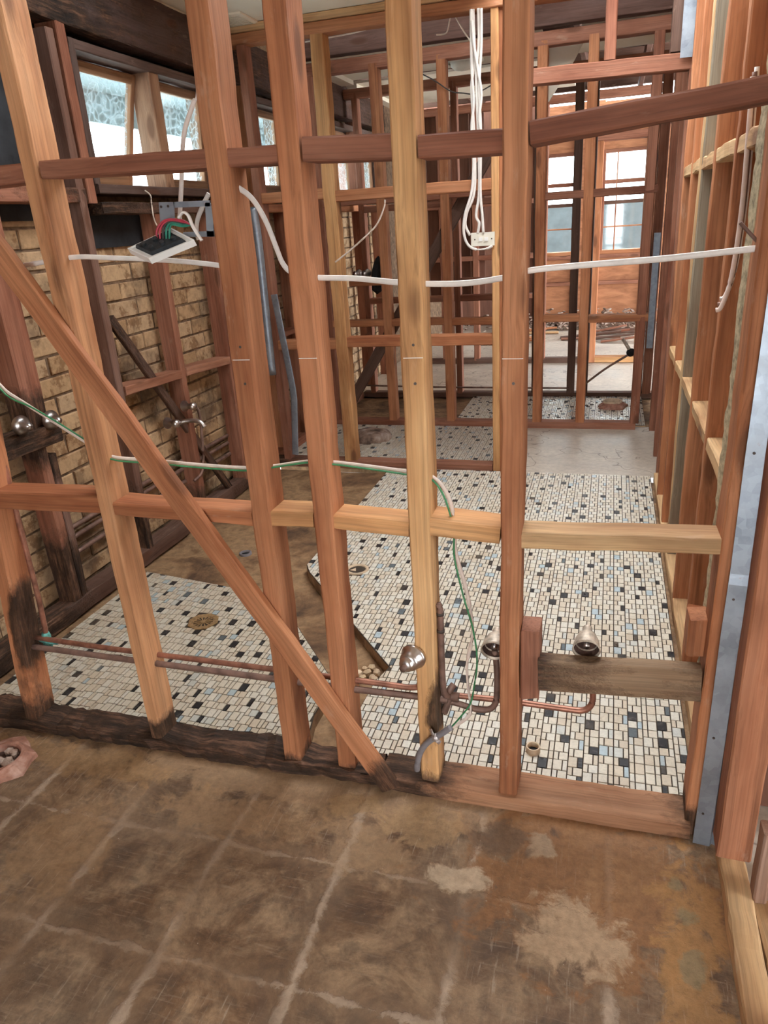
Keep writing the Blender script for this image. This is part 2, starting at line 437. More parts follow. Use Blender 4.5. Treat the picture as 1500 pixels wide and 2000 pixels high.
def glass(nt, b, k):
    v = k.pos(); vor = k.n('ShaderNodeTexVoronoi', feature='DISTANCE_TO_EDGE'); vor.inputs['Scale'].default_value = 26
    wv = k.n('ShaderNodeVectorMath', operation='MULTIPLY_ADD'); nc = k.n('ShaderNodeTexNoise'); nc.inputs['Scale'].default_value = 12
    k.l(v, nc.inputs['Vector']); k.l(nc.outputs['Color'], wv.inputs[0]); wv.inputs[1].default_value = (0.06, 0.06, 0.06); k.l(v, wv.inputs[2]); k.l(wv.outputs[0], vor.inputs['Vector'])
    tr = k.n('ShaderNodeBsdfTransparent'); tr.inputs[0].default_value = (0.88, 0.95, 0.96, 1)
    gl = k.n('ShaderNodeBsdfGlossy'); gl.inputs['Roughness'].default_value = 0.12
    df = k.n('ShaderNodeBsdfTranslucent'); df.inputs[0].default_value = (0.30, 0.36, 0.38, 1)
    ln = k.ramp(vor.outputs['Distance'], (0.0, 0.55), (0.05, 0.16), (0.3, 0.03))
    m1 = k.n('ShaderNodeMixShader'); k.l(ln, m1.inputs[0]); k.l(tr.outputs[0], m1.inputs[1]); k.l(df.outputs[0], m1.inputs[2])
    m2 = k.n('ShaderNodeMixShader'); m2.inputs[0].default_value = 0.06; k.l(m1.outputs[0], m2.inputs[1]); k.l(gl.outputs[0], m2.inputs[2])
    k.l(m2.outputs[0], nt.nodes['Material Output'].inputs[0])
mat('patterned_glass', glass)

def cglass(nt, b, k):
    tr = k.n('ShaderNodeBsdfTransparent'); tr.inputs[0].default_value = (0.9, 0.95, 0.95, 1)
    gl = k.n('ShaderNodeBsdfGlossy'); gl.inputs['Roughness'].default_value = 0.05
    m2 = k.n('ShaderNodeMixShader'); m2.inputs[0].default_value = 0.07; k.l(tr.outputs[0], m2.inputs[1]); k.l(gl.outputs[0], m2.inputs[2])
    k.l(m2.outputs[0], nt.nodes['Material Output'].inputs[0])
mat('clear_glass', cglass)

# ---------------------------------------------------------------- timber
W_OR = (0.43, 0.178, 0.082)     # orange oregon
W_YE = (0.56, 0.30, 0.13)       # fresher yellow pine
W_RE = (0.30, 0.125, 0.075)     # red brown
W_DK = (0.125, 0.068, 0.048)    # dark, stained
W_LT = (0.58, 0.37, 0.19)       # pale sawn
def vary(c, a=0.12):
    t = 1 + random.uniform(-a, a); h = random.uniform(-a, a) * 0.5
    return (c[0] * t, c[1] * t * (1 + h), c[2] * t * (1 + 1.5 * h))

def beam(name, parent, a, b, w, d, side=(1, 0, 0), color=W_OR, jit=0.0012, rot=None, step=0.06, ch=0.004, bow=0.0, rag=0.0, spots=()):
    """sawn timber from a to b; w is its size along `side`, d its other size.
    rot=(r0, len0, r1, len1): decay at the a end and the b end"""
    a = Vector(a); b = Vector(b); ax = b - a; L = ax.length; ax.normalize()
    s = Vector(side); s = (s - ax * s.dot(ax)).normalized(); t = ax.cross(s)
    n = max(3, int(L / step)); hw, hd = w / 2, d / 2
    sec = [(hw - ch, -hd), (hw, -hd + ch), (hw, hd - ch), (hw - ch, hd), (-hw + ch, hd), (-hw, hd - ch), (-hw, -hd + ch), (-hw + ch, -hd)]
    c = (a + b) / 2; sd = random.random() * 50
    v = []; gc = []; rr = []; f = []
    for i in range(n + 1):
        u = i / n; z = (u - 0.5) * L
        bw = bow * math.sin(math.pi * u)
        r = 0.0
        if rot:
            if rot[0]: r = max(r, rot[0] * max(0.0, 1 - u * L / rot[1]))
            if rot[2]: r = max(r, rot[2] * max(0.0, 1 - (1 - u) * L / rot[3]))
        r0_ = r
        for q, (x, y) in enumerate(sec):
            r = r0_
            for z0_, hw_, am_ in spots:
                if x > 0: r = max(r, am_ * max(0.0, 1 - abs(u * L - z0_) / hw_))
            jx = noise.noise(Vector((x * 9 + sd, y * 9, z * 6))) * jit * 1.6 + random.uniform(-jit, jit) * 0.5
            jy = noise.noise(Vector((x * 9, y * 9 + sd, z * 6))) * jit * 1.6 + random.uniform(-jit, jit) * 0.5
            sh = 1 - 0.22 * max(0, r - 0.45) * (0.5 + noise.noise(Vector((q * 1.7, z * 30, sd))))
            zz = z
            if rag and i in (0, n): zz += random.uniform(-rag, rag)
            p = s * (x * sh + jx + bw) + t * (y * sh + jy) + ax * zz
            v.append(p); gc.append((x, y, z)); rr.append(r)
    for i in range(n):
        for q in range(8):
            q2 = (q + 1) % 8
            f.append((i * 8 + q, i * 8 + q2, (i + 1) * 8 + q2, (i + 1) * 8 + q))
    f.append(tuple(range(7, -1, -1))); f.append(tuple(range(n * 8, n * 8 + 8)))
    o = obj(name, v, f, M['wood'], parent, attrs={'gc': ('FLOAT_VECTOR', gc), 'rot': ('FLOAT', rr)}, color=vary(color, 0.08))
    o.location = c
    return o

def stud(p, x0, x1, y0, y1, z0, z1, color=W_OR, name='stud', **kw):
    return beam(name, p, ((x0 + x1) / 2, (y0 + y1) / 2, z0), ((x0 + x1) / 2, (y0 + y1) / 2, z1), x1 - x0, y1 - y0, (1, 0, 0), color, **kw)
def nogx(p, x0, x1, y0, y1, z0, z1, color=W_OR, name='nogging', dz=0.0, **kw):
    """timber lying along x; dz tilts its far end"""
    return beam(name, p, (x0, (y0 + y1) / 2, (z0 + z1) / 2), (x1, (y0 + y1) / 2, (z0 + z1) / 2 + dz), z1 - z0, y1 - y0, (0, 0, 1), color, **kw)
def nogy(p, x0, x1, y0, y1, z0, z1, color=W_OR, name='nogging', dz=0.0, **kw):
    return beam(name, p, ((x0 + x1) / 2, y0, (z0 + z1) / 2), ((x0 + x1) / 2, y1, (z0 + z1) / 2 + dz), z1 - z0, x1 - x0, (0, 0, 1), color, **kw)

# ================================================================ FLOORS
def struct(name, label, loc=(0, 0, 0)):
    return empty(name, loc, label, 'floor' if name.startswith('floor') else name.split('_')[0], None, 'structure')

def grid_plane(x0, x1, y0, y1, z, step, amp=0.0):
    nx = max(1, int((x1 - x0) / step)); ny = max(1, int((y1 - y0) / step))
    v = [(x0 + (x1 - x0) * i / nx, y0 + (y1 - y0) * j / ny, z + amp * noise.noise(Vector((i * step * 4, j * step * 4, 3.3)))) for j in range(ny + 1) for i in range(nx + 1)]
    f = [(j * (nx + 1) + i, j * (nx + 1) + i + 1, (j + 1) * (nx + 1) + i + 1, (j + 1) * (nx + 1) + i) for j in range(ny) for i in range(nx)]
    return v, f

fl = struct('floor_front', 'bare brown slab with pale square outlines of lifted tiles, in front of the stud frame')
v, f = grid_plane(-3.2, 0.33, -2.2, 1.62, -0.002, 0.05, 0.004)
obj('slab', v, f, M['old_slab'], fl, True)
fs = struct('floor_side', 'pale concrete floor beyond the split bottom plate, right of the galvanised channel')
v, f = grid_plane(0.325, 4.0, -2.2, 1.75, -0.012, 0.2)
obj('slab', v, f, M['concrete'], fs)

TINT = {'cream': (0.66, 0.59, 0.475), 'warm': (0.61, 0.52, 0.40), 'pale': (0.68, 0.635, 0.54), 'grey': (0.56, 0.56, 0.51), 'blue': (0.42, 0.50, 0.53),
        'slate': (0.10, 0.12, 0.13), 'black': (0.016, 0.016, 0.018)}
def tile_shape(w, l, h=0.0032, c=0.0006):
    a, b = w / 2, l / 2
    v = [(-a, -b, 0), (a, -b, 0), (a, b, 0), (-a, b, 0), (-a + c, -b + c, h), (a - c, -b + c, h), (a - c, b - c, h), (-a + c, b - c, h)]
    f = [(0, 1, 5, 4), (1, 2, 6, 5), (2, 3, 7, 6), (3, 0, 4, 7), (4, 5, 6, 7)]
    return v, f
TILE_MESH = {}
def tile_mesh(w, l, tint, tint_mul=1.0):
    key = (round(w, 4), round(l, 4), tint, tint_mul)
    if key not in TILE_MESH:
        v, f = tile_shape(w, l)
        me = bpy.data.meshes.new('mosaic_tile'); me.from_pydata(v, [], f)
        at = me.attributes.new('tint', 'FLOAT_COLOR', 'POINT')
        at.data.foreach_set('color', [c for _ in v for c in (TINT[tint][0] * tint_mul, TINT[tint][1] * tint_mul * (0.97 if tint_mul < 1 else 1), TINT[tint][2] * tint_mul * (0.92 if tint_mul < 1 else 1), 1)])
        me.materials.append(M['tile']); TILE_MESH[key] = me
    return TILE_MESH[key]
def inside(poly, x, y):
    r = False; j = len(poly) - 1
    for i in range(len(poly)):
        (xi, yi), (xj, yj) = poly[i], poly[j]
        if (yi > y) != (yj > y) and x < (xj - xi) * (y - yi) / (yj - yi) + xi: r = not r
        j = i
    return r
def tint_pick(rng, big):
    r = rng.random()
    if r < 0.105: return 'black'
    if r < 0.12: return 'slate'
    if r < 0.15: return 'blue'
    if r < 0.20: return 'grey'
    if r < 0.38: return 'warm'
    if r < 0.62: return 'pale'
    return 'cream'
def clip_half(P, a, b):
    """keep the part of polygon P on the left of a->b"""
    out = []
    for i in range(len(P)):
        p, q = P[i], P[(i + 1) % len(P)]
        dp = (b[0] - a[0]) * (p[1] - a[1]) - (b[1] - a[1]) * (p[0] - a[0])
        dq = (b[0] - a[0]) * (q[1] - a[1]) - (b[1] - a[1]) * (q[0] - a[0])
        if dp >= 0: out.append(p)
        if (dp >= 0) != (dq >= 0):
            t = dp / (dp - dq); out.append((p[0] + (q[0] - p[0]) * t, p[1] + (q[1] - p[1]) * t))
    return out
def seg_hits(a, b, x0, x1, y0, y1):
    t0, t1 = 0.0, 1.0
    for p, d, lo, hi in ((a[0], b[0] - a[0], x0, x1), (a[1], b[1] - a[1], y0, y1)):
        if abs(d) < 1e-9:
            if p < lo or p > hi: return False
        else:
            u, w = (lo - p) / d, (hi - p) / d
            t0, t1 = max(t0, min(u, w)), min(t1, max(u, w))
    return t0 < t1
def tile_field(parent, poly, z, nparts, seed, holes=(), skip=0.0, lip=0.003, tint_mul=1.0):
    rng = random.Random(seed)
    area = sum(poly[i][0] * poly[(i + 1) % len(poly)][1] - poly[(i + 1) % len(poly)][0] * poly[i][1] for i in range(len(poly)))
    if area < 0: poly = poly[::-1]
    MB().prism(poly, -0.06, z - 0.002).build('tile_bed', M['screed_bed'], parent)
    MB().prism(poly, z - 0.002, z).build('grout', M['grout'], parent)
    cw, tall, short, g = 0.0425, 0.0445, 0.0350, 0.0028
    xs = [p[0] for p in poly]; ys = [p[1] for p in poly]
    edges = [(poly[i], poly[(i + 1) % len(poly)]) for i in range(len(poly))]
    out = []; cut = []; darks = []
    n = int((max(xs) - min(xs)) / cw)
    for i in range(n + 1):
        x = min(xs) + i * cw
        y = min(ys) - rng.random() * 0.08; k = rng.randint(0, 3)
        while y < max(ys):
            h = tall if k % 2 == 0 else short
            bigw = cw * 0.645; left = k % 2 == 0
            if rng.random() < 0.10: left = not left
            for (u0, u1) in (((0, bigw), (bigw, cw)) if left else ((0, cw - bigw), (cw - bigw, cw))):
                cx, cy = x + (u0 + u1) / 2, y + h / 2; w, l = u1 - u0 - g, h - g
                t = tint_pick(rng, True)
                if t in ('black', 'slate'):
                    if any((cx - ax_) ** 2 + (cy - ay_) ** 2 < 0.066 ** 2 for ax_, ay_ in darks[-60:]): t = 'cream'
                    else: darks.append((cx, cy))
                dz = rng.uniform(-0.0004, 0.0004); gone = rng.random() < skip
                if gone or any((cx - hx) ** 2 + (cy - hy) ** 2 < hr * hr for hx, hy, hr in holes): continue
                hit = [e for e in edges if seg_hits(*e, cx - w / 2 - lip, cx + w / 2 + lip, cy - l / 2 - lip, cy + l / 2 + lip)]
                if not hit:
                    if inside(poly, cx, cy): out.append((cx, cy, w, l, t, dz))
                else:
                    P = [(cx - w / 2, cy - l / 2), (cx + w / 2, cy - l / 2), (cx + w / 2, cy + l / 2), (cx - w / 2, cy + l / 2)]
                    for e0, e1 in hit:
                        d = Vector((e1[0] - e0[0], e1[1] - e0[1])).normalized(); nx, ny = -d.y * lip, d.x * lip
                        P = clip_half(P, (e0[0] + nx, e0[1] + ny), (e1[0] + nx, e1[1] + ny))
                        if len(P) < 3: break
                    if len(P) >= 3: cut.append((P, t, dz))
            y += h; k += 1
    def size_key(t):                    # the largest in view: nearest the lens, inside the frame
        d = math.sqrt(t[0] ** 2 + t[1] ** 2 + 2.25)
        p = Vector((t[0], t[1], -1.5)); zz = p.dot(_f); px = 750 + F_PX * p.dot(_R) / zz
        return d / math.sqrt(t[2] * t[3]) * (1 if 0 < px < 1490 and t[1] > 1.66 else 10)
    out.sort(key=size_key)
    for cx, cy, w, l, t, dz in out[:nparts]:
        o = bpy.data.objects.new('mosaic_tile', tile_mesh(w, l, t, tint_mul)); o.location = (cx, cy, z + dz - 0.0005); link(o, parent)
    V = []; Fc = []; T = []
    for cx, cy, w, l, t, dz in out[nparts:]:
        v, f = tile_shape(w, l); b = len(V)
        V += [(a + cx, c + cy, e + z + dz - 0.0005) for a, c, e in v]; Fc += [tuple(i + b for i in q) for q in f]; T += [(*TINT[t], 1)] * 8
    for P, t, dz in cut:
        m = len(P); b = len(V)
        V += [(p[0], p[1], z - 0.0005) for p in P] + [(p[0], p[1], z + 0.0026 + dz) for p in P]; T += [(*TINT[t], 1)] * (2 * m)
        Fc += [tuple(range(b + m, b + 2 * m))] + [(b + i, b + (i + 1) % m, b + m + (i + 1) % m, b + m + i) for i in range(m)]
    if tint_mul != 1.0: T = [(c[0] * tint_mul, c[1] * tint_mul * 0.97, c[2] * tint_mul * 0.92, 1) for c in T]
    if V:
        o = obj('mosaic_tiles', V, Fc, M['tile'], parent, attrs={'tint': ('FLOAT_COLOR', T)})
        o['kind'] = 'stuff'

fb = struct('floor_bathroom', 'mosaic tiled floor of cream, blue and black chips behind the stud frame')
v, f = grid_plane(-2.35, 0.45, 1.60, 4.36, -0.042, 0.06, 0.010)
obj('screed', v, f, M['screed_bed'], fb, True)
main_poly = [(0.285, 1.652), (0.285, 4.335), (-0.62, 4.335), (-1.325, 4.325), (-1.325, 2.87), (-1.285, 2.80), (-0.70, 2.12), (-0.725, 2.02), (-0.735, 1.652)]
tile_field(fb, main_poly, 0.008, 300, 11, holes=[(-1.065, 2.857, 0.055)])
fw = struct('floor_shower', 'mosaic tiled shower base with a brass grate, cut off by a slanting brown trench')
sh_poly = [(-2.075, 1.655), (-0.835, 1.655), (-0.865, 1.80), (-0.865, 1.99), (-1.33, 2.55), (-2.075, 2.67)]
tile_field(fw, sh_poly, 0.010, 300, 23, holes=[(-1.55, 2.285, 0.066)], tint_mul=0.80)  # shower chips multiplied evenly darker and slightly warmer than the main field
fh = struct('floor_hall', 'bare grey concrete strip in the passage beyond the mosaic floor')
v, f = grid_plane(-0.60, 0.42, 4.335, 5.46, 0.0, 0.2)
obj('slab', v, f, M['concrete'], fh)
ft = struct('floor_toilet', 'mosaic tiled floor of the small room behind the switch frame')
tile_field(ft, [(-2.15, 4.41), (-0.58, 4.41), (-0.58, 5.40), (-2.15, 5.40)], 0.004, 300, 31, holes=[(-1.655, 4.975, 0.12)])
fd = struct('floor_laundry', 'shiny white mosaic floor around the broken clay collar')
v, f = grid_plane(-2.35, 0.45, 5.44, 6.52, -0.02, 0.1, 0.01)
obj('screed', v, f, M['screed_bed'], fd, True)
tile_field(fd, [(-1.13, 5.49), (0.30, 5.49), (0.30, 6.40), (-1.13, 6.40)], 0.004, 300, 41, holes=[(0.065, 6.03, 0.09)], skip=0.05)
fr = struct('floor_rear', 'grey concrete floor of the far rooms, cracked and strewn with rubbish')
v, f = grid_plane(-5.0, 4.0, 6.42, 11.6, -0.004, 0.3)
obj('slab', v, f, M['concrete'], fr)

# ================================================================ FRONT FRAME
def wallroot(name, label):
    return empty(name, (0, 0, 0), label, 'wall', None, 'structure')
wf = wallroot('wall_front', 'open timber stud frame across the whole view, with noggings and a diagonal brace')
YF, YB = 1.553, 1.643
# bottom plates: rotten on the left, sound on the right
nogx(wf, -2.25, -0.56, 1.540, 1.648, -0.012, 0.040, W_DK, 'bottom_plate', jit=0.008, rot=(1.25, 9.0, 0.8, 2.5), step=0.03, rag=0.01)
nogx(wf, -0.56, 0.262, 1.540, 1.648, -0.010, 0.042, (0.37, 0.185, 0.10), 'bottom_plate', jit=0.003, rot=(0.85, 0.35, 0.5, 0.2), step=0.03)
def fstud(x0, x1, c, lean=0.0, rot=(0.7, 0.12, 0, 1), **kw):
    return beam('stud', wf, ((x0 + x1) / 2, (YF + YB) / 2, 0.036), ((x0 + x1) / 2 + lean, (YF + YB) / 2, 2.62), x1 - x0, YB - YF, (1, 0, 0), c, jit=0.0018, rot=rot, step=0.045, **kw)
sA = fstud(-1.808, -1.758, W_OR, 0.23, rot=(0.6, 0.25, 0, 1), spots=((0.36, 0.22, 1.2),))
fstud(-2.25, -2.205, W_RE, 0.0, rot=(1.0, 0.3, 0, 1))
sB = fstud(-1.320, -1.277, (0.50, 0.255, 0.125), -0.012, rot=(1.1, 0.11, 0, 1))
sC = fstud(-0.861, -0.808, W_OR, 0.018, rot=(0.5, 0.08, 0, 1))
sD = fstud(-0.688, -0.637, W_OR, 0.012, rot=(0.5, 0.06, 0, 1))
sE = fstud(-0.441, -0.390, W_YE, 0.014, rot=(0.5, 0.08, 0, 1), spots=((0.24, 0.16, 0.95),))
sF = fstud(-0.222, -0.174, W_OR, 0.018, rot=(0.2, 0.05, 0, 1))
jG = beam('jamb_stud', wf, (0.266, 1.602, 0.0), (0.285, 1.602, 2.62), 0.032, 0.094, (1, 0, 0), W_OR, jit=0.002, rot=(0.95, 0.14, 0, 1), step=0.04)
# lower row of noggings
for x0, x1, z0, z1, c, dz in ((-2.21, -1.318, 0.790, 0.843, W_OR, 0.01), (-1.279, -0.860, 0.797, 0.836, W_OR, -0.008), (-0.810, -0.687, 0.796, 0.836, W_YE, 0.0),
                              (-0.637, -0.440, 0.794, 0.832, W_YE, -0.008), (-0.391, -0.219, 0.795, 0.838, W_YE, -0.014), (-0.171, 0.262, 0.774, 0.812, W_LT, 0.014)):
    nogx(wf, x0, x1, YF + 0.006, YB, z0, z1, c, dz=dz, jit=0.002)
# upper row
for x0, x1, z0, z1, c, dz in ((-2.21, -1.318, 1.640, 1.682, W_RE, 0.0), (-1.279, -0.845, 1.646, 1.684, W_RE, -0.012), (-0.797, -0.676, 1.634, 1.669, W_RE, -0.003),
                              (-0.624, -0.431, 1.628, 1.675, W_RE, -0.008), (-0.378, -0.205, 1.615, 1.658, W_RE, -0.002), (-0.160, 0.278, 1.622, 1.664, W_RE, 0.036)):
    nogx(wf, x0, x1, YF + 0.004, YB, z0, z1, c, dz=dz, jit=0.0015)
# short blocks for the taps
stud(wf, -0.170, -0.123, YF + 0.012, YB + 0.005, 0.35, 0.545, W_RE, 'packing_block', rag=0.006)
nogx(wf, -0.124, 0.250, YF - 0.002, YF + 0.042, 0.388, 0.476, (0.27, 0.17, 0.10), 'tap_rail', dz=0.018, jit=0.002, rot=(0.45, 0.5, 0.35, 0.3))
stud(wf, 0.215, 0.262, YF + 0.05, YB + 0.03, 0.50, 0.60, W_OR, 'packing_block', rag=0.006)
# let-in diagonal brace on the near face
beam('diagonal_brace', wf, (-2.10, 1.540, 2.578), (-0.527, 1.540, 0.012), 0.062, 0.026, (0.84, 0, 0.54), W_OR, jit=0.0015, rot=(0, 1, 0.9, 0.14), step=0.04)
nogx(wf, -2.25, 0.30, YF, YB, 2.60, 2.66, W_RE, 'top_plate')
rng = random.Random(9); V = []; Fc = []
zz = [1.28 + i * 0.018 for i in range(36)]
for i, z in enumerate(zz):
    w = 0.004 + 0.016 * (0.5 + 0.5 * noise.noise(Vector((z * 14, 5, 0)))) + rng.uniform(0, 0.006); x = -1.322
    V += [(x + 0.004, YB - 0.012, z), (x + 0.004, YB + 0.004, z), (x - w, YB + 0.003, z), (x - w * 0.9, YB - 0.010, z)]
for i in range(len(zz) - 1):
    for q in range(4):
        q2 = (q + 1) % 4; Fc.append((i * 4 + q, i * 4 + 4 + q, i * 4 + 4 + q2, i * 4 + q2))
obj('torn_lining_edge', V, Fc, M['insulation'], wf)
# chalk lines and nail holes on the studs
for st, xc, zs in ((sC, -0.826, (1.222, 1.252, 1.165)), (sD, -0.656, (1.224,)), (sE, -0.407, (1.222, 1.250, 1.165)), (sF, -0.190, (1.218, 1.252, 1.165))):
    for i, z in enumerate(zs):
        if i == 0:
            o = MB().box(xc - 0.022, xc + 0.022, YF - 0.0016, YF + 0.001, z - 0.0008, z + 0.0008).build('chalk_line', M['chalk'])
        else:
            o = MB().lathe([(0.0035, 0), (0.0032, 0.0015)], (xc + 0.002, YF + 0.0004, z), (0, -1, 0), 10).build('nail', M['nail'])
        o.parent = st; o.matrix_parent_inverse = Matrix.Translation(st.location).inverted()

# ================================================================ LEFT WALL: brick skin and frame
wl = wallroot('wall_left', 'cream brick outer wall with smeared mortar, seen between the left hand studs')
XB = -2.300
WIN = [(3.00, 4.26, 1.70, 2.30), (4.62, 5.30, 1.70, 2.30), (5.95, 7.50, 1.70, 2.30)]     # y0, y1, z0, z1
def brick_free(y0, y1, z0, z1):
    return not any(y1 > a + 0.02 and y0 < b - 0.02 and z1 > c + 0.02 and z0 < d for a, b, c, d in WIN)
ys = [1.1] + [t for w in WIN for t in w[:2]] + [11.6]
mb = MB(); mb.box(XB - 0.10, XB - 0.008, 1.1, 11.6, -0.05, 1.70)
for i in range(0, len(ys), 2): mb.box(XB - 0.10, XB - 0.008, ys[i], ys[i + 1], 1.70, 2.30)
mb.box(XB - 0.10, XB - 0.008, 1.1, 11.6, 2.30, 2.75)
mb.build('mortar', M['mortar'], wl)
bm_list = []
for kk in range(4):
    rng = random.Random(kk); c = 0.004
    L, H, D = 0.229, 0.076, 0.06
    vs_ = []
    for (x, s) in ((-D, 0), (0 - c, 0), (0, c)):
        for (y, z) in ((-L / 2 + s, -H / 2 + s), (L / 2 - s, -H / 2 + s), (L / 2 - s, H / 2 - s), (-L / 2 + s, H / 2 - s)):
            vs_.append((x + rng.uniform(-.0015, .0015), y + rng.uniform(-.002, .002), z + rng.uniform(-.002, .002)))
    fs_ = [(r * 4 + i, r * 4 + (i + 1) % 4, (r + 1) * 4 + (i + 1) % 4, (r + 1) * 4 + i) for r in range(2) for i in range(4)] + [(8, 9, 10, 11)]
    fs_ = [tuple(reversed(q)) for q in fs_]
    me = bpy.data.meshes.new('brick'); me.from_pydata(vs_, [], [tuple(reversed(q)) for q in fs_]); me.materials.append(M['brick']); bm_list.append(me)
nb = 0; V = []; Fc = []
for r in range(31):
    z = 0.03 + r * 0.086 + 0.038
    y = 1.15 - (0.12 if r % 2 else 0)
    while y < 7.9:
        if brick_free(y - 0.115, y + 0.115, z - 0.038, z + 0.038):
            if y < 4.5 and y > 1.75 and z < 2.4 and nb < 300:
                o = bpy.data.objects.new('brick', random.choice(bm_list))
                o.location = (XB + random.uniform(-0.003, 0.002), y + random.uniform(-.002, .002), z); link(o, wl); nb += 1
            else:
                me = random.choice(bm_list); b = len(V)
                V += [(q.co.x + XB, q.co.y + y, q.co.z + z) for q in me.vertices]; Fc += [tuple(i + b for i in p.vertices) for p in me.polygons]
        y += 0.240
o = obj('bricks', V, Fc, M['brick'], wl); o['kind'] = 'stuff'

wlf = wallroot('wall_left_frame', 'dark timber stud frame standing against the cream brick wall')
X0, X1 = -2.265, -2.172
nogy(wlf, X0, X1, 1.66, 4.34, -0.03, 0.045, W_DK, 'bottom_plate', jit=0.004, rot=(1.1, 1.0, 0.6, 1.0))
for y, c, z1, rt in ((2.30, W_RE, 2.55, None), (2.87, (0.20, 0.105, 0.075), 2.30, (1.1, 0.5, 0, 1)), (3.42, W_RE, 1.66, (0.7, 0.3, 0, 1)), (3.96, W_RE, 1.66, (0.3, 0.3, 0, 1)), (4.30, W_RE, 2.55, None)):
    if y < 2.5:
        stud(wlf, X0, X1, y - 0.03, y + 0.08, 0.80, z1, c, rot=(0.9, 0.3, 0, 1), rag=0.01)
        stud(wlf, X0, X1, y - 0.02, y + 0.03, 0.03, 0.78, c, rot=(1.2, 0.5, 0.9, 0.2))
        stud(wlf, X0, X1, y + 0.035, y + 0.075, 0.03, 0.70, (0.19, 0.11, 0.085), rot=(1.2, 0.4, 0.8, 0.2))
    else:
        stud(wlf, X0, X1, y - 0.022, y + 0.026, 0.03, z1, c, rot=rt)
stud(wlf, X0 - 0.01, X1 + 0.004, 2.91, 2.965, 1.66, 2.55, W_RE, 'trimmer_stud')
for y0, y1, z, dz in ((2.90, 3.40, 0.84, -0.02), (3.45, 3.94, 0.82, -0.025)):
    nogy(wlf, X0, X1 + 0.004, y0, y1, z - 0.022, z + 0.022, (0.36, 0.165, 0.10), dz=dz)
nogy(wlf, X0, X1 + 0.02, 1.9, 2.42, 0.74, 0.83, W_DK, 'tap_rail', rot=(1.4, 2, 1.4, 2), jit=0.005)
nogy(wlf, X0, X1, 3.98, 4.28, 0.17, 0.21, W_RE, rot=(0.7, 0.3, 0.7, 0.3))
nogy(wlf, X0, X1 + 0.01, 2.98, 4.28, 1.615, 1.665, W_DK, 'sill_trimmer', rot=(0.6, 1.0, 0.6, 1.0), jit=0.003)
nogy(wlf, X0, X1 + 0.01, 1.66, 4.34, 2.33, 2.56, (0.105, 0.066, 0.058), 'lintel', jit=0.005, rot=(1.2, 2.5, 0.55, 1.2), step=0.05)
nogy(wlf, X0, X1, 1.66, 2.9, 1.66, 1.72, W_RE, rot=(0.5, 1, 0.5, 1))
beam('diagonal_brace', wlf, (-2.20, 2.93, 1.17), (-2.20, 3.80, -0.01), 0.05, 0.025, (0, 0.8, 0.6), W_DK, rot=(0.5, 2, 0.9, 0.6))
nogy(wlf, X0, X1, 4.45, 6.40, -0.02, 0.045, W_RE, 'bottom_plate')
for y in (4.62, 5.02, 5.33, 5.52, 6.02, 6.72, 7.3):
    stud(wlf, X0, X1, y - 0.022, y + 0.022, 0.03, 2.55 if y in (4.62, 5.33, 6.02, 6.72) else 1.66, W_RE if y > 5 else W_OR)
nogy(wlf, X0, X1 + 0.01, 4.45, 7.6, 1.615, 1.665, W_OR, 'sill_trimmer')
nogy(wlf, X0, X1 + 0.01, 4.45, 7.6, 2.33, 2.56, (0.13, 0.075, 0.06), 'lintel', jit=0.004, rot=(0.5, 3, 0.5, 3))
for y0, y1 in ((4.64, 5.0), (5.04, 5.31), (5.55, 6.0)):
    nogy(wlf, X0, X1, y0, y1, 0.80, 0.84, W_RE)
for p in ((3.02, 3.44),):
    MB().box(XB + 0.004, XB + 0.012, 3.0, 3.44, 1.475, 1.66).build('sarking_paper', M['sarking'], wlf)
MB().box(XB + 0.004, XB + 0.010, 1.66, 2.96, 1.60, 2.34).build('sarking_paper', M['sarking'], wlf)
MB().box(XB + 0.004, XB + 0.010, 1.66, 4.40, 2.28, 2.62).build('sarking_paper', M['sarking'], wlf)

